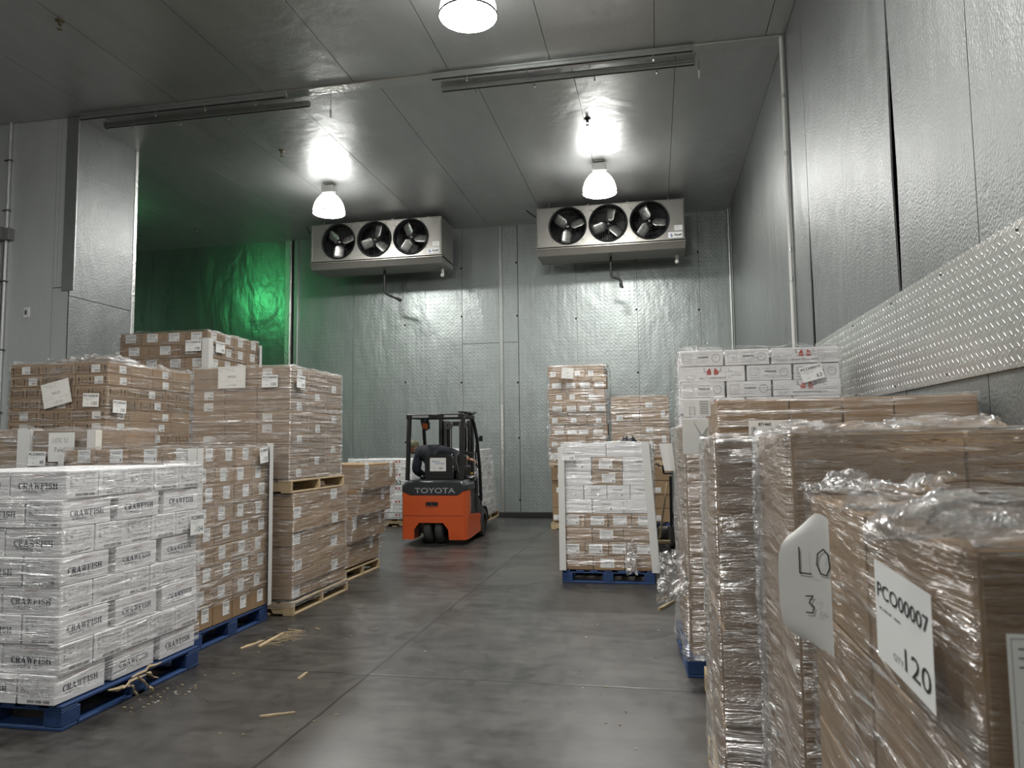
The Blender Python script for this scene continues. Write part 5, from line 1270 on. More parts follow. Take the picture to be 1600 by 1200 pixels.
load('brown carton under lobster load', 'brown', 'brown', (0.215, 6.36), 1, 0.0, 0.145, 1.27, 0.94, [grid(3, 2)] * 3, 0.327, 'brown cartons below the white lobster-print cartons', seed=132)
pallet('stringer', 1.27, 0.95, (0.85, 6.83, 0), 0.0, 'floor pallet under the lobster-print stack')
wrap('bunched crinkled film around the white lobster-print cartons', (0.215, 6.36), 1, 0.0, 1.18, 2.335, 1.27, 0.94, 'film_light', amp=0.022, off=.015, seed=16, step=.026, angle=-1.0, freq=6, lip=.10, top_rise=0.04)
crumple('tuft of film on the left top corner of the lobster-print load', (0.34, 6.50, 2.345), (.26, .2, .5), seed=14, up='flat', amp=.35, mat='film_scrap')
paper('pallet_tag', 'tilted white tag PCO00010 63 on the lobster-print load', 'tag', 0.175, 0.125, '-y', (1.265, 6.325, 2.115), pco('PCO00010', '63'), tilt=-0.26)

def strand(label, pts, r0, seed):
    m = MB(); P = []; Rr = []; n = 60
    for i in range(n + 1):
        t = i / n * (len(pts) - 1); k = min(int(t), len(pts) - 2); f = t - k
        p = Vector(pts[k]).lerp(Vector(pts[k + 1]), f); P.append(p + Vector((noise.noise(Vector((t * 4, seed, 0))) * .008, noise.noise(Vector((t * 4, seed, 9))) * .008, 0)))
        Rr.append(r0 * (.7 + .7 * abs(noise.noise(Vector((t * 9, seed, 4)))) * 1.8))
    m.tube(P, Rr, 'film_scrap', 12)
    for i, v in enumerate(m.v): m.uv[i] = (v.x * 3 + v.y * 3, v.z)
    o = m.build('film_strand', smooth=180); tag(o, label, 'plastic film')
strand('vertical twisted film strand at the far corner of the second nearest right load', [(.352, 2.80, 1.58), (.345, 2.79, 1.2), (.35, 2.80, .7), (.34, 2.78, .25)], .011, 3)
strand('vertical twisted film strand on the wrapped row before the narrow right load', [(.285, 4.9, 1.62), (.275, 4.88, 1.1), (.28, 4.86, .5)], .013, 8)

# ------------------------------------------------------------------ loads in the middle, against the back wall
def C1_styles(down, ci, cj, r): return 'white' if (down < 5 and not (down == 1 and ci == 1) and not (down == 2 and ci == 1)) else 'brown'
def C1_lab(down, ci, cj, fc, r):
    if down == 0: return (.84, .5, .10, .08, 0) if (fc == '-y' and ci == 1) else None
    if fc == '-y' and (down % 2 == 1 or down in (3, 5, 7) or ci == 1): return (round(.5 + r.choice((0, .05, -.05)), 2), .5, .15, .10, 0)
    return None
C1p = []
for k in range(9):
    down = 8 - k
    if down == 0: C1p.append(grid(2, 4))
    elif down in (3, 5, 7): C1p.append(grid(4, 4))
    else: C1p.append(grid(3, 4))
load('carton in central load', 'mixed', 'brown', (-1.075, 8.38), 1, 0.0, 0.145, 1.04, 1.18, C1p, 0.157, 'cartons on the central load on the blue pallet', styles=C1_styles, lab=C1_lab, jit=.004, seed=141)
pallet('blue', 1.03, 1.18, (-0.565, 8.96, 0), 0.0, 'blue pallet under the central white and brown load in the aisle')
wrap('shiny stretch wrap around the central white and brown load', (-1.075, 8.38), 1, 0.0, 0.18, 1.557, 1.04, 1.18, 'film_diag', amp=0.008, off=.010, seed=17, angle=0.05, freq=12, lip=.07)
corner_board('white edge board at the left corner of the central load', (-1.10, 8.345), 0.14, 1.52, 1, 1, 0.07)
corner_board('leaning white edge board at the right corner of the central load', (0.005, 8.345), 0.13, 1.57, -1, 1, 0.085, tilt=(-0.085, 0))
paper('pallet_tag', 'white tag PCO00018 108 on the central load', 'tag', 0.150, 0.095, '-y', (-0.984, 8.338, 1.418), pco('PCO00018', '108'))
crumple('clear film tail hanging low at the right of the central load', (-0.30, 8.325, 0.30), (.14, .36, .2), seed=19, amp=.14, mat='film_scrap')
m = MB(); V, F = [], []
nu, nv = 16, 8
for j in range(nv + 1):
    for i in range(nu + 1):
        u, v = i / nu, j / nv
        z = 1.560 + 0.085 * math.sin(PI * v) ** .7 * max(0, (math.exp(-((u - .33) / .17) ** 2) + .98 * math.exp(-((u - .66) / .19) ** 2)))
        V.append((-0.475 + .27 * u, 9.3 + .2 * v, z))
for j in range(nv):
    for i in range(nu): a = j * (nu + 1) + i; F.append((a, a + 1, a + nu + 2, a + nu + 1))
m.add(V, F, 'vinyl'); o = m.build('black_bundle', smooth=80); sm_ = o.modifiers.new('s', 'SOLIDIFY'); sm_.thickness = 0.01
tag(o, 'black two-humped bundle lying on top of the central load', 'bundle')

def C2_lab(down, ci, cj, fc, r):
    if fc == '-y': return (round(r.choice((.3, .5, .6)), 2), .30, .17 if down % 2 else .10, .09, 1)
    return None
load('brown carton in tall stack', 'brown', 'brown', (-1.93, 13.42), 1, 0.0, 1.262, 1.05, 1.05, [grid(3, 3) if k % 2 else grid(4, 3) for k in range(8)], 0.216, 'brown cartons in the tall stack by the back wall', lab=C2_lab, jit=.028, seed=151)
pallet('stringer', 1.08, 1.05, (-1.40, 13.94, 1.13), 0.0, 'upper wooden pallet in the tall stack by the back wall')
load('low brown carton in tall stack', 'brown', 'brown', (-1.90, 13.42), 1, 0.0, 0.145, 1.02, 1.05, [grid(3, 3)] * 4, 0.246, 'lower brown cartons in the tall stack by the back wall', lab=C2_lab, jit=.012, seed=152)
pallet('stringer', 1.08, 1.05, (-1.38, 13.94, 0), 0.0, 'floor pallet in the tall stack by the back wall')
wrap('loose glossy film on the tall stack by the back wall', (-1.93, 13.42), 1, 0.0, 1.15, 2.99, 1.05, 1.05, 'film_light', amp=0.05, off=.035, seed=18, step=.04, angle=0.2, freq=4, lip=.2, top_rise=.02)
paper('packing_slip', 'white sheet near the top of the tall stack by the back wall', 'note', 0.22, 0.20, '-y', (-1.56, 13.335, 2.84), form('7'), tilt=0.08, mat='paper')
def C3_lab(down, ci, cj, fc, r):
    if fc == '-y' and (down + ci) % 2 == 1: return (.3, .3, .12, .09, 1)
    if fc == '-y' and down % 2 == 1: return (.8, .55, .07, .12, 0)
    return None
load('brown carton in two-wide stack', 'brown', 'seafood', (-0.79, 13.42), 1, 0.0, 1.262, 1.03, 1.05, [grid(2, 2)] * 5, 0.226, 'brown cartons in the two-wide stack by the back wall', lab=C3_lab, jit=.012, seed=161)
pallet('stringer', 1.05, 1.05, (-0.27, 13.94, 1.13), 0.0, 'upper dark pallet in the two-wide stack by the back wall')
load('low brown carton in two-wide stack', 'brown', 'brown', (-0.79, 13.42), 1, 0.0, 0.145, 1.03, 1.05, [grid(3, 2)] * 4, 0.246, 'lower brown cartons in the two-wide stack by the back wall', lab=C3_lab, jit=.012, seed=162)
pallet('blue', 1.05, 1.05, (-0.27, 13.94, 0), 0.0, 'blue floor pallet in the two-wide stack by the back wall')
wrap('stretch wrap with a diagonal band on the two-wide stack by the back wall', (-0.79, 13.42), 1, 0.0, 1.3, 2.395, 1.03, 1.05, 'film_light', amp=0.01, off=.015, seed=19, step=.04, angle=-0.6, freq=5)

# ------------------------------------------------------------------ forklift (seen from behind)
FK = empty('forklift', (-3.455, 11.15, 0))
tag(FK, 'orange and black three-wheel forklift lettered TOYOTA seen from behind', 'forklift')
def fpart(mb, name, parent=None, **k): return mb.build(name, parent or FK, **k)
# orange rear body: outline in x-z, pulled along y, corners drawn in at the back
out = [(-.53, .085), (-.335, .085), (-.335, .24), (-.25, .345), (.17, .345), (.26, .24), (.275, .085), (.53, .085), (.53, .46), (.53, .845), (.42, .775), (-.40, .775), (-.53, .83), (-.53, .46)]
def loft(mb, outline, secs, mat):
    n = len(outline); V = []
    for (y, sx, dz) in secs:
        for (x, z) in outline: V.append((x * sx, y, z + dz * (1 if z > .6 else 0)))
    F = []
    for k in range(len(secs) - 1):
        for i in range(n): F.append((k * n + i, k * n + (i + 1) % n, (k + 1) * n + (i + 1) % n, (k + 1) * n + i))
    mb.add(V, F, mat)
    tris = [(0, 1, 2, 13), (2, 3, 12, 13), (12, 3, 4, 11), (4, 11, 10), (4, 5, 10), (5, 8, 9, 10), (5, 6, 7, 8), (3, 4, 11, 12)]
    caps = [(0, 1, 2, 13), (2, 3, 11, 12, 13), (3, 4, 10, 11), (4, 5, 8, 9, 10), (5, 6, 7, 8)]
    for k, fl in ((0, True), (len(secs) - 1, False)):
        for c in caps: q = [k * n + i for i in c]; mb.add([V[i] for i in q], [tuple(range(len(q)))], mat)
m = MB(); loft(m, out, [(0.0, .93, -.01), (0.012, .955, 0), (0.05, .985, 0), (0.12, 1.0, 0), (.30, 1.0, 0)], 'orange')
body = fpart(m, 'rear_body', smooth=35, fix=True)
m = MB(); m.box((0.0, 0.30, .57), (.98, .04, .40), 'frame'); m.box((-.02, .45, .36), (.9, .3, .03), 'frame'); m.box((-.36, .25, .21), (.02, .4, .25), 'frame'); m.box((.29, .25, .21), (.02, .4, .25), 'frame'); fpart(m, 'wheel_arch_lining')
m = MB(); m.box((-.02, -.002, .635), (.20, .012, .065), 'gap', .002); m.box((-.02, -.008, .60), (.19, .012, .012), 'orange', .002); m.cyl((-.02, -.012, .60), (-.02, -.012, .68), .010, 'steel'); fpart(m, 'tow_pin', body)
m = MB(); m.box((0, -.0005, .455), (1.00, .006, .004), 'gap'); fpart(m, 'panel_seam', body)
# low orange side skirts with a slanted top and the grey side panels above
for s_ in (-1, 1):
    m = MB(); x0 = s_ * .53; x1 = s_ * .40
    P = [(.295, .085), (.98, .12), (.98, .40), (.90, .42), (.30, .45), (.295, .455)]
    m.prism(P, 0, min(x0, x1), max(x0, x1), 'orange'); fpart(m, 'side_skirt', fix=True)
    m = MB(); m.prism([(.25, .45), (.80, .43), (.66, .82), (.25, .84)], 0, min(s_ * .50, s_ * .42), max(s_ * .50, s_ * .42), 'charcoal'); sd = fpart(m, 'side_panel', fix=True)
    if s_ > 0:
        q = MB(); sh_ = Sheet(q, (.502, .42, .50), (0, 0, 1), (0, -1, 0), .003); sh_.text('8FBE18U', 0, 0, .06, 'label', 0, align='l', w=.24); q.build('model_letters', sd)
        q = MB(); q.box((.49, .74, .64), (.05, .06, .20), 'frame', .01); q.build('step_edge', sd)
# dark hood, tapered towards the top, with the maker's name
hood = [(-.535, .83), (-.40, .775), (.42, .775), (.535, .845), (.535, .93), (.46, 1.0), (-.44, 1.0), (-.535, .93)]
m = MB(); n = len(hood); secs = [(-.004, .93), (.012, .955), (.05, .985), (.14, 1.0), (.55, 1.0), (.62, .97)]
V = [(x * sx, y, z if z < .9 else z - (0.03 if k == 0 else 0.012 if k == 1 else 0)) for k, (y, sx) in enumerate(secs) for (x, z) in hood]
F = [(k * n + i, k * n + (i + 1) % n, (k + 1) * n + (i + 1) % n, (k + 1) * n + i) for k in range(len(secs) - 1) for i in range(n)]
F += [(0, 1, 6, 7), (1, 2, 5, 6), (2, 3, 4, 5)]; e = (len(secs) - 1) * n; F += [(e, e + 1, e + 6, e + 7), (e + 1, e + 2, e + 5, e + 6), (e + 2, e + 3, e + 4, e + 5)]
m.add(V, F, 'charcoal'); hd = fpart(m, 'hood', smooth=35, fix=True)
m = MB(); sh_ = Sheet(m, (0, -.006, .805), (1, 0, 0), (0, 0, 1), .003); sh_.text('TOYOTA', 0.03, 0, .085, 'badge', 0, w=.66, bold=.015); m.build('maker_letters', hd)
# wheels
def wheel(name, x, y, r, w, hubr):
    m = MB(); mx = Matrix.Translation((x, y, r)) @ Matrix.Rotation(PI / 2, 4, 'Y')
    h = w / 2
    m.lathe([(hubr, -h), (r - .03, -h), (r - .008, -h + .015), (r, -h + .035), (r, h - .035), (r - .008, h - .015), (r - .03, h), (hubr, h)], 'tyre', n=40, mx=mx)
    o = fpart(m, name, smooth=35)
    q = MB(); q.lathe([(hubr, -h * .8), (hubr * .5, -h * .5), (.02, -h * .6), (.02, h * .6), (hubr * .5, h * .5), (hubr, h * .8)], 'steel', n=24, mx=mx); q.build('rim', o, smooth=40)
    return o
wheel('rear_wheel', -.120, .26, .225, .125, .13); wheel('rear_wheel', .065, .26, .225, .125, .13)
wheel('front_wheel', -.455, 1.22, .24, .17, .14); wheel('front_wheel', .455, 1.22, .24, .17, .14)
m = MB(); m.box((-.03, .26, .30), (.10, .10, .20), 'frame', .01); fpart(m, 'steer_fork')
# floor plate, front cowl and fenders
m = MB(); m.box((0, .95, .44), (.84, .50, .03), 'frame'); m.prism([(1.08, .42), (1.30, .46), (1.24, .95), (1.16, 1.02), (1.10, .95)], 0, -.42, .42, 'frame'); fpart(m, 'front_cowl', fix=True)
for s_ in (-1, 1):
    m = MB(); pts = [(s_ * .46, 1.22 + .27 * math.cos(a), .24 + .27 * math.sin(a)) for a in [PI * k / 8 for k in range(9)]]
    for a, b in zip(pts[:-1], pts[1:]): m.bar(a, b, .17, .012, 'frame', .002, up=(0, 0, 1) if abs(a[2] - b[2]) < abs(a[1] - b[1]) else (0, 1, 0))
    m.prism([(.80, .42), (1.06, .42), (1.0, .62), (.84, .70)], 0, min(s_ * .52, s_ * .40), max(s_ * .52, s_ * .40), 'charcoal'); fpart(m, 'fender', fix=True)
# overhead guard
def post(name, pts, w, d, mat='frame'):
    m = MB()
    for a, b in zip(pts[:-1], pts[1:]): m.bar(a, b, w, d, mat, .006, up=(0, 1, 0) if abs(a[2] - b[2]) > .15 else (0, 0, 1))
    return fpart(m, name)
post('rear_post', [(-.455, .10, 1.0), (-.43, .13, 2.0)], .055, .07); post('rear_post', [(.435, .10, 1.0), (.46, .13, 2.0)], .06, .07)
for s_ in (-1, 1):
    post('front_pillar', [(s_ * .475, 1.24, .60), (s_ * .475, 1.16, 1.15), (s_ * .465, 1.02, 1.65), (s_ * .45, .93, 1.86), (s_ * .44, .80, 1.985)], .045, .065)
gz = 2.015
m = MB(); m.bar((-.475, .12, gz), (.475, .12, gz), .06, .075, 'frame', .008); rb = fpart(m, 'guard_rear_rail')
m = MB(); sh_ = Sheet(m, (-.37, .088, gz - .018), (1, 0, 0), (0, 0, 1), .004); sh_.rect(0, 0, .27, .034, 'badge'); sh_.rect(.50, 0, .76, .034, 'badge'); small_print(sh_, .02, .25, .006, .028, 1, 'grey_ink', 1, 4, .008); small_print(sh_, .52, .74, .006, .028, 1, 'grey_ink', 1, 9, .008); m.build('reflective_strip', rb)
m = MB(); m.box((.0, .10, gz + .005), (.10, .05, .055), 'frame', .01); m.box((.135, .10, gz + .012), (.05, .05, .06), 'frame', .01); m.build('clamp', rb)
for s_ in (-1, 1):
    m = MB(); m.bar((s_ * .45, .10, gz), (s_ * .45, .82, gz), .055, .06, 'frame', .008); fpart(m, 'guard_side_rail')
m = MB(); m.bar((-.45, .82, gz), (.45, .82, gz), .055, .06, 'frame', .008); fpart(m, 'guard_front_rail')
for k in range(6):
    m = MB(); x = -.34 + k * .136; m.bar((x, .12, gz + .01), (x, .82, gz + .01), .022, .04, 'frame', .004); fpart(m, 'guard_bar')
m = MB(); m.box((.42, .55, gz + .05), (.20, .22, .04), 'frame', .01); m.bar((.36, .2, gz + .07), (.52, .75, gz + .07), .02, .02, 'frame'); fpart(m, 'guard_top_bracket')
# beacon, mirror, grab handle
m = MB(); m.cyl((-.30, .55, 1.83), (-.30, .55, 1.92), .042, 'amber', .05, n=20); bc = fpart(m, 'beacon', smooth=40)
m = MB(); m.cyl((-.30, .55, 1.92), (-.30, .55, 1.99), .06, 'frame', n=16); m.cyl((-.30, .55, 1.80), (-.30, .55, 1.83), .042, 'frame', n=16); m.box((-.245, .56, 1.88), (.03, .06, .12), 'frame', .004); m.build('beacon_bracket', bc, smooth=40)
m = MB(); m.tube([(.475, 1.13, 1.64), (.44, 1.10, 1.60), (.42, 1.09, 1.40), (.43, 1.11, 1.20), (.475, 1.15, 1.14)], .014, 'frame', 8); fpart(m, 'grab_handle', smooth=50)
m = MB(); m.box((.535, 1.02, 1.66), (.06, .03, .10), 'frame', .01); m.cyl((.47, 1.02, 1.66), (.52, 1.02, 1.66), .012, 'frame'); fpart(m, 'mirror', smooth=40)
m = MB(); m.box((-.27, .97, 1.32), (.04, .10, .24), 'frame', .008); m.box((-.27, .95, 1.46), (.07, .05, .08), 'frame', .008); fpart(m, 'work_light')
m = MB(); m.tube([(.40, .12, 1.10), (.33, .16, 1.30), (.34, .22, 1.40), (.42, .3, 1.45), (.5, .5, 1.40)], .018, 'frame', 8); fpart(m, 'rear_grip', smooth=50)
# mast: two pairs of channels, cylinder, chain wheels, carriage and forks
for s_ in (-1, 1):
    for (dx, dy, w, z1) in ((.28, 1.40, .055, 2.02), (.225, 1.44, .05, 1.98)):
        m = MB(); x = s_ * dx; m.box((x, dy, (z1 + .12) / 2), (w, .10, z1 - .12), 'frame', .004); m.box((x - s_ * w * .35, dy, (z1 + .12) / 2), (.012, .13, z1 - .12), 'steel'); fpart(m, 'mast_channel')
    m = MB(); m.cyl((s_ * .15, 1.42, .2), (s_ * .15, 1.42, 1.85), .03, 'frame', n=14); m.cyl((s_ * .15, 1.42, 1.85), (s_ * .15, 1.42, 1.95), .02, 'chrome', n=12); fpart(m, 'lift_cylinder', smooth=50)
    m = MB(); m.lathe([(.03, -.02), (.075, -.02), (.062, -.008), (.062, .008), (.075, .02), (.03, .02)], 'steel', n=24, mx=Matrix.Translation((s_ * .13, 1.36, 1.90)) @ Matrix.Rotation(PI / 2, 4, 'X')); fpart(m, 'chain_wheel', smooth=40)
    m = MB(); m.box((s_ * .075, 1.34, 1.2), (.022, .012, 1.35), 'steel'); fpart(m, 'lift_chain')
    m = MB(); m.box((s_ * .25, 1.55, .20), (.10, .045, .42), 'frame', .005); m.box((s_ * .25, 2.05, .135), (.10, 1.0, .035), 'frame', .008); fpart(m, 'fork')
for z in (.35, .95, 1.93):
    m = MB(); m.box((0, 1.45, z), (.60, .05, .08), 'frame', .006); fpart(m, 'mast_crossmember')
m = MB(); m.box((0, 1.53, .32), (.86, .03, .08), 'frame', .004); m.box((0, 1.53, .62), (.86, .03, .08), 'frame', .004)
for x in (-.40, -.2, 0, .2, .40): m.box((x, 1.53, .75), (.03, .025, .85), 'frame', .004)
fpart(m, 'load_backrest')
# seat, console, steering column
m = MB(); m.box((0, .60, 1.03), (.46, .44, .10), 'vinyl', .035); fpart(m, 'seat_cushion', smooth=50)
V, F = [], []
m = MB(); prof = [(-.235, 0), (-.245, .10), (-.24, .28), (-.21, .36), (-.15, .395), (.13, .40), (.20, .37), (.245, .28), (.25, .10), (.235, 0)]
m.prism([(x, 1.01 + z) for x, z in prof], 1, .34, .45, 'vinyl'); sb = fpart(m, 'seat_back', smooth=45, fix=True)
m = MB(); sh_ = Sheet(m, (-.155, .338, 1.135), (1, 0, 0), (0, 0, 1), .003); sh_.rect(0, 0, .27, .215, 'paper')
sh_.text('Premier on', .10, .145, .028, 'blue_text', 1, w=.13, shear=.2, bold=.02); sh_.text('Super Bass', .165, .108, .028, 'blue_text', 1, w=.15, shear=.2, bold=.02)
small_print(sh_, .02, .10, .03, .07, 3, 'pale_ink', 1, 3); barcode(sh_, .15, .22, .03, .06, 'grey_ink', 1, 2); m.build('seat_sticker', sb)
m = MB(); m.box((-.30, .42, 1.03), (.08, .10, .07), 'frame', .02); fpart(m, 'seat_belt_reel', smooth=45); m = MB(); m.box((.33, .62, 1.10), (.16, .50, .24), 'vinyl', .03); fpart(m, 'armrest_console', smooth=45); m = MB(); m.box((.32, .56, 1.24), (.12, .20, .14), 'vinyl', .03); fpart(m, 'lever_box', smooth=45)
m = MB(); m.box((.30, .35, 1.26), (.10, .04, .26), 'frame', .01)
for k in range(3): m.cyl((.27 + k * .04, .33, 1.16), (.27 + k * .04, .33, 1.42), .010, 'steel', n=8)
m.cyl((.245, .30, 1.12), (.245, .30, 1.38), .006, 'chrome', n=8); m.ball((.245, .30, 1.20), .018, 'chrome', 8); m.ball((.225, .30, 1.40), .014, 'chrome', 8); fpart(m, 'battery_connector', smooth=45)
m = MB(); m.tube([(-.12, 1.18, .90), (-.14, 1.0, 1.20)], .03, 'frame', 10); m.lathe([(.155, -.012), (.167, 0), (.155, .012), (.143, 0), (.155, -.012)], 'vinyl', n=28, mx=Matrix.Translation((-.15, .96, 1.25)) @ Matrix.Rotation(-.6, 4, 'X')); fpart(m, 'steering_wheel', smooth=50)
m = MB(); m.box((.34, .70, .97), (.28, .30, .14), 'charcoal', .05); m.box((.45, .62, 1.02), (.16, .24, .07), 'steel', .03); fpart(m, 'side_cover', smooth=45)
m = MB(); m.box((.40, .80, 1.08), (.09, .02, .02), 'yellow', .004); fpart(m, 'yellow_tab')

# ------------------------------------------------------------------ the load the forklift carries
load('white carton on the forks', 'white', 'lobster', (-3.075, 12.86), -1, 0.0, 0.285, 0.95, 1.31, [[(0, 0, .37, .56, 1, 0, 0), (.375, 0, .56, .37, 0, 1, 0), (0, .57, .37, .56, 1, 0, 1), (.375, .38, .56, .37, 0, 1, 1), (.375, .76, .56, .37, 0, 1, 2)] if k % 2 else [(0, 0, .56, .37, 0, 0, 0), (.57, 0, .37, .56, 1, 1, 0), (0, .375, .56, .37, 0, 0, 1), (0, .75, .56, .37, 0, 0, 2), (.57, .57, .37, .56, 1, 1, 1)] for k in range(9)], .131, 'white cartons carried on the forklift forks', lean=(-.012, -0.004), jit=.006, seed=171)
pallet('stringer', 0.98, 1.33, (-3.55, 13.53, 0.155), 0.0, 'broken wooden pallet lifted on the forklift forks')
wrap('rippled white film around the load on the forklift forks', (-3.075, 12.86), -1, 0.0, 0.26, 1.47, .95, 1.31, 'film_scrap', amp=.03, off=.015, seed=23, lean=(-.09, -.03), angle=.35, freq=7, step=.03)

# ------------------------------------------------------------------ the driver, bent over to the left on the seat
def smooth_chain(name, pts, edges, rad, mat, parent=None, lv=2):
    me = bpy.data.meshes.new(name); me.from_pydata(pts, edges, []); me.materials.append(M[mat]); me.update()
    o = bpy.data.objects.new(name, me); COL.objects.link(o)
    sk = o.modifiers.new('skin', 'SKIN'); sk.use_smooth_shade = True
    for i, r_ in enumerate(rad):
        me.skin_vertices[0].data[i].radius = (r_, r_) if isinstance(r_, (int, float)) else r_
    me.skin_vertices[0].data[0].use_root = True
    sd = o.modifiers.new('sub', 'SUBSURF'); sd.levels = lv; sd.render_levels = lv
    if parent: o.parent = parent
    return o
B = Vector((-3.455, 11.15, 0))
bp = [(-.04, .58, 1.14), (-.13, .60, 1.27), (-.24, .66, 1.40), (-.37, .72, 1.44), (-.47, .77, 1.46),     # pelvis .. neck base
      (-.535, .80, 1.47), (-.595, .83, 1.52),                                                               # neck, head
      (-.46, .62, 1.34), (-.47, .58, 1.14), (-.42, .84, 1.04), (-.36, .92, 1.02),                           # left arm
      (-.12, .66, 1.46), (.12, .66, 1.42), (.34, .68, 1.33), (.41, .72, 1.31),                              # right arm
      (-.14, .72, 1.18), (-.17, 1.08, 1.14), (-.18, 1.10, .72), (-.18, 1.14, .52), (-.18, 1.26, .50),       # left leg
      (.10, .72, 1.18), (.12, 1.08, 1.14), (.12, 1.10, .72), (.12, 1.14, .52), (.12, 1.26, .50)]            # right leg
be = [(0, 1), (1, 2), (2, 3), (3, 4), (4, 5), (5, 6), (3, 7), (7, 8), (8, 9), (9, 10), (2, 11), (11, 12), (12, 13), (13, 14), (0, 15), (15, 16), (16, 17), (17, 18), (18, 19), (0, 20), (20, 21), (21, 22), (22, 23), (23, 24)]
br = [(.19, .16), (.20, .16), (.21, .17), (.18, .15), .10, .065, .088, .10, .08, .06, .040, .12, .095, .07, .042, .10, .085, .062, .05, .045, .10, .085, .062, .05, .045]
src = smooth_chain('person', [tuple(B + Vector(p)) for p in bp], be, br, 'jacket')
dg = bpy.context.evaluated_depsgraph_get(); dg.update()
me = bpy.data.meshes.new_from_object(src.evaluated_get(dg)); bpy.data.objects.remove(src)
me.materials.clear()
for k in ('jacket', 'trousers', 'skin', 'black'): me.materials.append(M[k])
hc = B + Vector((-.60, .83, 1.515))
for p in me.polygons:
    c = p.center - B
    if c.z < 1.16 and c.y > .62 and c.x < .25: p.material_index = 1
    if c.z < .60: p.material_index = 3
    if (p.center - hc).length < .13 or (c.z > 1.45 and c.x < -.535): p.material_index = 2
    if c.x > .375 and c.z > 1.25: p.material_index = 2
    if c.x < -.33 and c.z < 1.06 and .89 < c.y < 1.0: p.material_index = 2
    p.use_smooth = True
# fingers, ears and nose belong to the same body mesh
ex = MB()
def fingers(base, dir_, side, up):
    d = Vector(dir_).normalized(); s_ = Vector(side).normalized(); u = Vector(up).normalized(); b0 = B + Vector(base)
    ex.ball(b0 + d * .03, .042, 'skin', 12, (1, 1, .7))
    for k, L in enumerate((.066, .075, .070, .056)):
        p = b0 + d * .055 + s_ * (.030 - .020 * k)
        ex.tube([p, p + d * L * .5 - u * .004, p + d * L * .75 - u * .022, p + d * L * .68 - u * .045], [.0095, .009, .008, .007], 'skin', 8)
    p = b0 + d * .02 + s_ * .038; ex.tube([p, p + s_ * .022 + d * .025, p + s_ * .020 + d * .05 - u * .012], [.011, .010, .008], 'skin', 8)
fingers((.41, .72, 1.31), (.9, .25, -.15), (0, -1, 0), (0, 0, 1)); fingers((-.36, .92, 1.02), (.5, .8, -.1), (1, -.4, 0), (0, 0, 1))
ex.ball(hc + Vector((-.01, .0, .0)), .095, 'skin', 18, (.82, 1.0, 1.15)); ex.ball(hc + Vector((0.0, .10, -.02)), .018, 'skin', 8, (.8, 1.2, 1.2)); ex.ball(hc + Vector((.078, 0, -.005)), .022, 'skin', 8, (.35, 1, 1.4)); ex.ball(hc + Vector((-.095, 0, -.005)), .022, 'skin', 8, (.35, 1, 1.4))
ex.tube([hc + Vector((-.03, .088, -.055)), hc + Vector((0, .096, -.058)), hc + Vector((.03, .088, -.055))], .006, 'skin', 6)
for q in (-1, 1): ex.ball(hc + Vector((q * .032, .086, .012)), .010, 'label', 8); ex.ball(hc + Vector((q * .032, .094, .012)), .005, 'ink', 6)
exm = ex.mesh('x', 60)
bm = bmesh.new(); bm.from_mesh(me); nb = len(bm.faces)
nm = len(me.materials)
bm.from_mesh(exm)
bm.faces.ensure_lookup_table()
for m_ in ex.mats: me.materials.append(m_)
for f in bm.faces[nb:]: f.material_index += nm
bm.to_mesh(me); bm.free(); me.update()
PER = bpy.data.objects.new('person', me); COL.objects.link(PER)
tag(PER, 'forklift driver in dark navy jacket leaning far to the left', 'person')
m = MB(); prof = [(.104, 0.0), (.106, .03), (.095, .075), (.06, .105), (.02, .116), (.001, .117)]
m.lathe(prof, 'cap', c=tuple(hc + Vector((-.005, 0, .018))), n=24)
V = [tuple(hc + Vector((-.005 + .10 * math.cos(a) * (.9 + .0 * q), (.095 if q == 0 else .19) * math.sin(a) if q else .095 * math.sin(a), .022 - .012 * q))) for q in (0, 1) for a in [PI * k / 8 for k in range(9)]]
m.add(V, [(i, i + 1, i + 10, i + 9) for i in range(8)], 'cap'); m.build('cap', PER, smooth=50)

# ------------------------------------------------------------------ pallet jack and broom behind the central load
PJ = empty('pallet_jack', (0.16, 10.4, 0)); PJ.rotation_euler = (0, 0, .1); tag(PJ, 'dark pallet jack standing behind the central load at right', 'pallet jack')
for s_ in (-1, 1):
    m = MB(); m.box((s_ * .17, .65, .075), (.15, 1.1, .05), 'frame', .012); m.build('fork', PJ)
    m = MB(); m.lathe([(.03, -.03), (.09, -.03), (.095, -.02), (.095, .02), (.09, .03), (.03, .03)], 'black', n=24, mx=Matrix.Translation((s_ * .06, -.12, .095)) @ Matrix.Rotation(PI / 2, 4, 'Y')); m.build('steer_wheel', PJ, smooth=40)
m = MB(); m.box((0, .02, .26), (.34, .16, .30), 'frame', .03); m.cyl((0, -.08, .16), (0, -.08, .42), .05, 'steel'); m.build('pump_body', PJ, smooth=45)
m = MB(); m.tube([(0, -.10, .36), (0, -.14, .7), (0, -.18, 1.10)], .018, 'frame', 10); m.tube([(-.09, -.18, 1.14), (-.10, -.19, 1.24), (0, -.20, 1.28), (.10, -.19, 1.24), (.09, -.18, 1.14), (-.09, -.18, 1.14)], .014, 'frame', 10); m.build('handle', PJ, smooth=50)
BR = empty('broom', (0, 0, 0)); tag(BR, 'wooden-handled broom leaning behind the central load', 'broom')
m = MB(); m.tube([(0.128, 10.05, 1.02), (0.012, 9.96, .30)], .014, 'wood', 10); m.build('broom_handle', BR, smooth=50)
m = MB(); m.box((0.0, 9.955, .255), (.30, .06, .05), 'wood', .01, None); m.build('broom_head', BR)
m = MB()
for i in range(30): m.bar((-.14 + i * .0095, 9.955, .235), (-.145 + i * .0098, 9.95, .005), .006, .035, 'grey_box', 0)
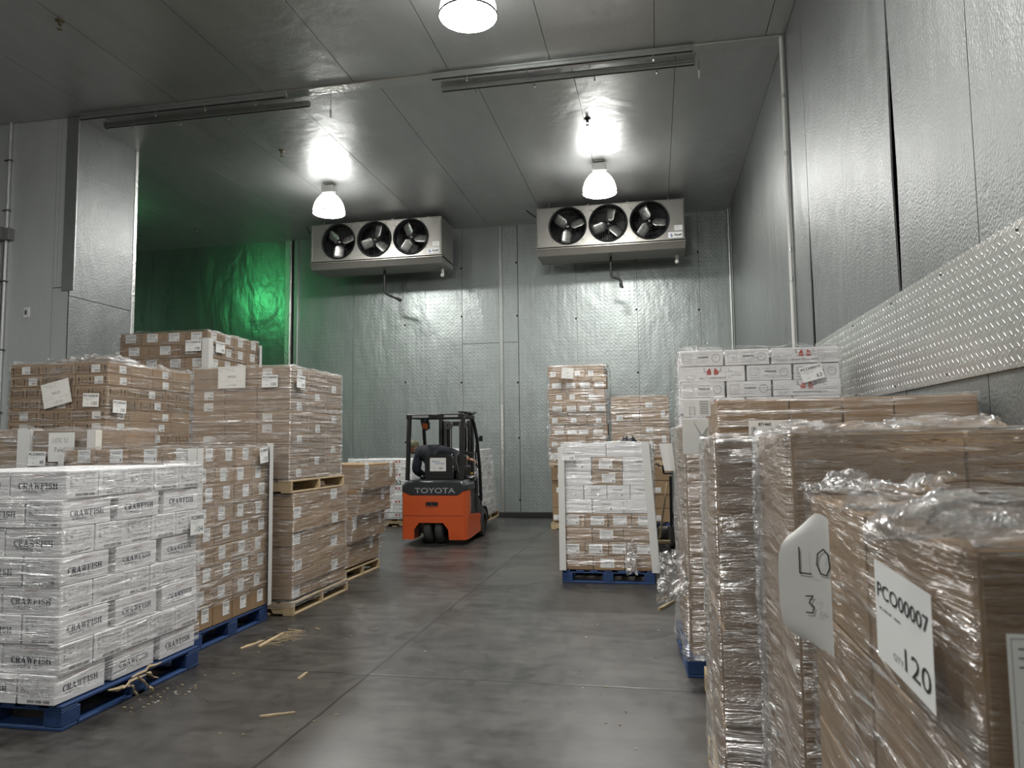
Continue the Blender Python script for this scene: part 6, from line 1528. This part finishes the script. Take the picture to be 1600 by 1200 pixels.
b_ = m.build('bristles', BR); b_['kind'] = 'stuff'
crumple('wad of film on the floor behind the central load', (0.10, 9.35, 0.10), (.26, .18, .2), seed=22, amp=.2, mat='film_scrap')

# ------------------------------------------------------------------ splinters and scraps on the floor
def splinter(name, label, p0, p1, w, h, mat='raw', seed=0, group=None, cat='wood scrap'):
    r = random.Random(seed); m = MB(); p0 = Vector((*p0, 0)); p1 = Vector((*p1, 0)); d = (p1 - p0); L = d.length; d.normalize(); s_ = Vector((-d.y, d.x, 0)); n = 6
    V, F = [], []
    for i in range(n + 1):
        t = i / n; ww = w * (.55 + .45 * math.sin(PI * min(1, t * 1.1 + .08))) * r.uniform(.8, 1.1); hh = h * r.uniform(.75, 1)
        c = p0 + d * L * t + s_ * r.uniform(-.1, .1) * w
        V += [c - s_ * ww / 2, c + s_ * ww / 2, c + s_ * ww * .4 + Vector((0, 0, hh)), c - s_ * ww * .45 + Vector((0, 0, hh * .9))]
    for i in range(n):
        for k in range(4): F.append((4 * i + k, 4 * i + (k + 1) % 4, 4 * i + 4 + (k + 1) % 4, 4 * i + 4 + k))
    F += [(0, 1, 2, 3), (4 * n + 3, 4 * n + 2, 4 * n + 1, 4 * n)]
    m.add(V, F, mat); o = m.build(name, fix=True); o.location.z = 0.001; tag(o, label, cat, group); return o
splinter('wood_strip', 'pale wood strip lying alone on the near floor left of the joint', (-2.30, 4.03), (-2.13, 4.13), .018, .014, 'raw', 1)
splinter('wood_strip', 'short pale wood chip standing out just before the cross joint', (-2.405, 4.70), (-2.415, 4.85), .022, .014, 'raw', 2)
splinter('wood_strip', 'dark broken board beside the pale splinters', (-3.10, 5.40), (-3.11, 5.80), .035, .015, 'wood', 3)
splinter('wood_strip', 'tapered pale splinter nearest the blue pallet', (-3.22, 5.34), (-3.16, 5.58), .035, .010, 'wood', 4)
splinter('wood_strip', 'long thin splinter at the top of the splinter pile', (-3.14, 5.94), (-2.96, 5.90), .014, .008, 'raw', 5)
splinter('wood_strip', 'thin splinter in the middle of the splinter pile', (-3.13, 5.84), (-3.00, 5.90), .012, .008, 'raw', 6)
splinter('wood_strip', 'forked splinter right of the splinter pile', (-2.93, 6.02), (-2.86, 5.98), .012, .008, 'raw', 7)
splinter('wood_strip', 'bark-coloured stick poking from under the right row', (-.02, 7.12), (.13, 7.50), .035, .025, 'raw', 8)
splinter('wood_strip', 'small pale chip beside the stick at the right row', (.02, 7.62), (.07, 7.68), .03, .018, 'raw', 9)
r = random.Random(5); m = MB()
for i in range(110):
    a, b = (r.gauss(-3.06, .055), r.gauss(5.66, .10)); t = r.uniform(-.2, .9); L = r.uniform(.02, .09)
    m.bar((a, b, .006), (a + L * math.cos(t), b + L * math.sin(t), .008 + r.uniform(0, .006)), .003, .002, 'raw', 0)
o = m.build('wood_shreds'); tag(o, 'scattered heap of fine pale wood shreds on the floor by the left row', 'wood shreds', kind='stuff')
m = MB()
for i in range(70):
    z = r.random()
    if z < .45: x, y = r.gauss(-3.10, .09), r.gauss(4.30, .14)
    elif z < .7: x, y = r.uniform(-3.2, .1), r.uniform(3.5, 8)
    else: x, y = r.uniform(-.9, .05), r.uniform(3.6, 6.5)
    if x < -3.22 and y < 5: continue
    s_ = r.uniform(.003, .009); m.box((x, y, .003), (s_ * 2, s_, .004), 'raw' if r.random() < .85 else 'board', 0, None)
o = m.build('floor_crumbs'); tag(o, 'tiny wood and paper crumbs scattered over the floor', 'crumbs', kind='stuff')
# torn deck board of the crawfish pallet: a fan of split slivers
for i, (y0, y1, z0, z1, xx) in enumerate([(3.98, 4.18, .12, .085, -3.27), (4.08, 4.28, .10, .13, -3.26), (4.14, 4.20, .10, .02, -3.24), (4.22, 4.30, .13, .05, -3.25), (4.30, 4.42, .14, .06, -3.27), (4.18, 4.48, .135, .15, -3.28), (4.26, 4.33, .06, .012, -3.22)]):
    m = MB(); n = 5; V, F = [], []; rr = random.Random(i)
    for k in range(n + 1):
        t = k / n; w = .014 * math.sin(PI * (t * .85 + .1)) * rr.uniform(.7, 1.2); yy = y0 + (y1 - y0) * t; z = z0 + (z1 - z0) * t + rr.uniform(-.006, .006); x = xx + rr.uniform(-.008, .02)
        V += [(x, yy, z - w), (x + .008, yy, z), (x, yy, z + w), (x - .008, yy, z)]
    for k in range(n):
        for q in range(4): F.append((4 * k + q, 4 * k + (q + 1) % 4, 4 * k + 4 + (q + 1) % 4, 4 * k + 4 + q))
    F += [(3, 2, 1, 0), (4 * n, 4 * n + 1, 4 * n + 2, 4 * n + 3)]
    m.add(V, F, 'raw'); pp = [o for o in bpy.data.objects if o.get('label') == 'splintered blue pallet under the white crawfish cartons'][0]
    o = m.build('split_sliver', fix=True); o.parent = pp; o.location = tuple(-Vector(pp.location))

# ------------------------------------------------------------------ leave out cartons that nothing in view could show
from mathutils.bvhtree import BVHTree
bpy.context.view_layer.update()
VV, FF, OW = [], [], []
for o in bpy.data.objects:
    if o.type != 'MESH' or 'film' in o.name or 'wrap' in o.name or o.name.startswith('shipping') or 'ceiling' in o.name: continue
    mw = o.matrix_world; b = len(VV)
    if o in CARTONS:
        bb = [mw @ Vector(c) for c in o.bound_box]; VV += bb
        for f in ((0, 1, 2, 3), (4, 7, 6, 5), (0, 4, 5, 1), (1, 5, 6, 2), (2, 6, 7, 3), (3, 7, 4, 0)): FF.append([b + i for i in f]); OW.append(o)
bvh = BVHTree.FromPolygons(VV, FF)
keep = set()
for o in CARTONS:
    bb = [o.matrix_world @ Vector(c) for c in o.bound_box]; lo = Vector((min(p.x for p in bb), min(p.y for p in bb), min(p.z for p in bb))); hi = Vector((max(p.x for p in bb), max(p.y for p in bb), max(p.z for p in bb)))
    done = False
    for ey in (Vector((0, 0, 1.57)), Vector((-.9, 0, 1.57)), Vector((-.1, .5, 2.1)), Vector((.12, .0, 1.2))):
        for i in (.06, .3, .55, .8, .94):
            for j in (.06, .5, .94):
                for k in (.1, .5, .97):
                    if min(i, 1 - i, j, 1 - j, 1 - k) > .07: continue
                    p = Vector((lo.x + (hi.x - lo.x) * i, lo.y + (hi.y - lo.y) * j, lo.z + (hi.z - lo.z) * k))
                    d = p - ey
                    if d.y > 0 and abs(d.x + .19 * d.y) > d.y * 1.05: continue
                    hit = bvh.ray_cast(ey, d.normalized())
                    if hit[0] is not None and OW[hit[2]] is o: done = True; break
                if done: break
            if done: break
        if done: break
    if done: keep.add(o.name)
# what stands under a kept carton stays, so that nothing hangs in the air
N_ALL = len(CARTONS)
for o in CARTONS:
    if o.name in keep: continue
    if 'below' in o['label'] or 'under lobster' in o['label'] or 'low brown' in o['label']:
        continue
    for ch in list(o.children): bpy.data.objects.remove(ch)
    bpy.data.objects.remove(o)
print('cartons kept', len(keep), 'of', N_ALL)
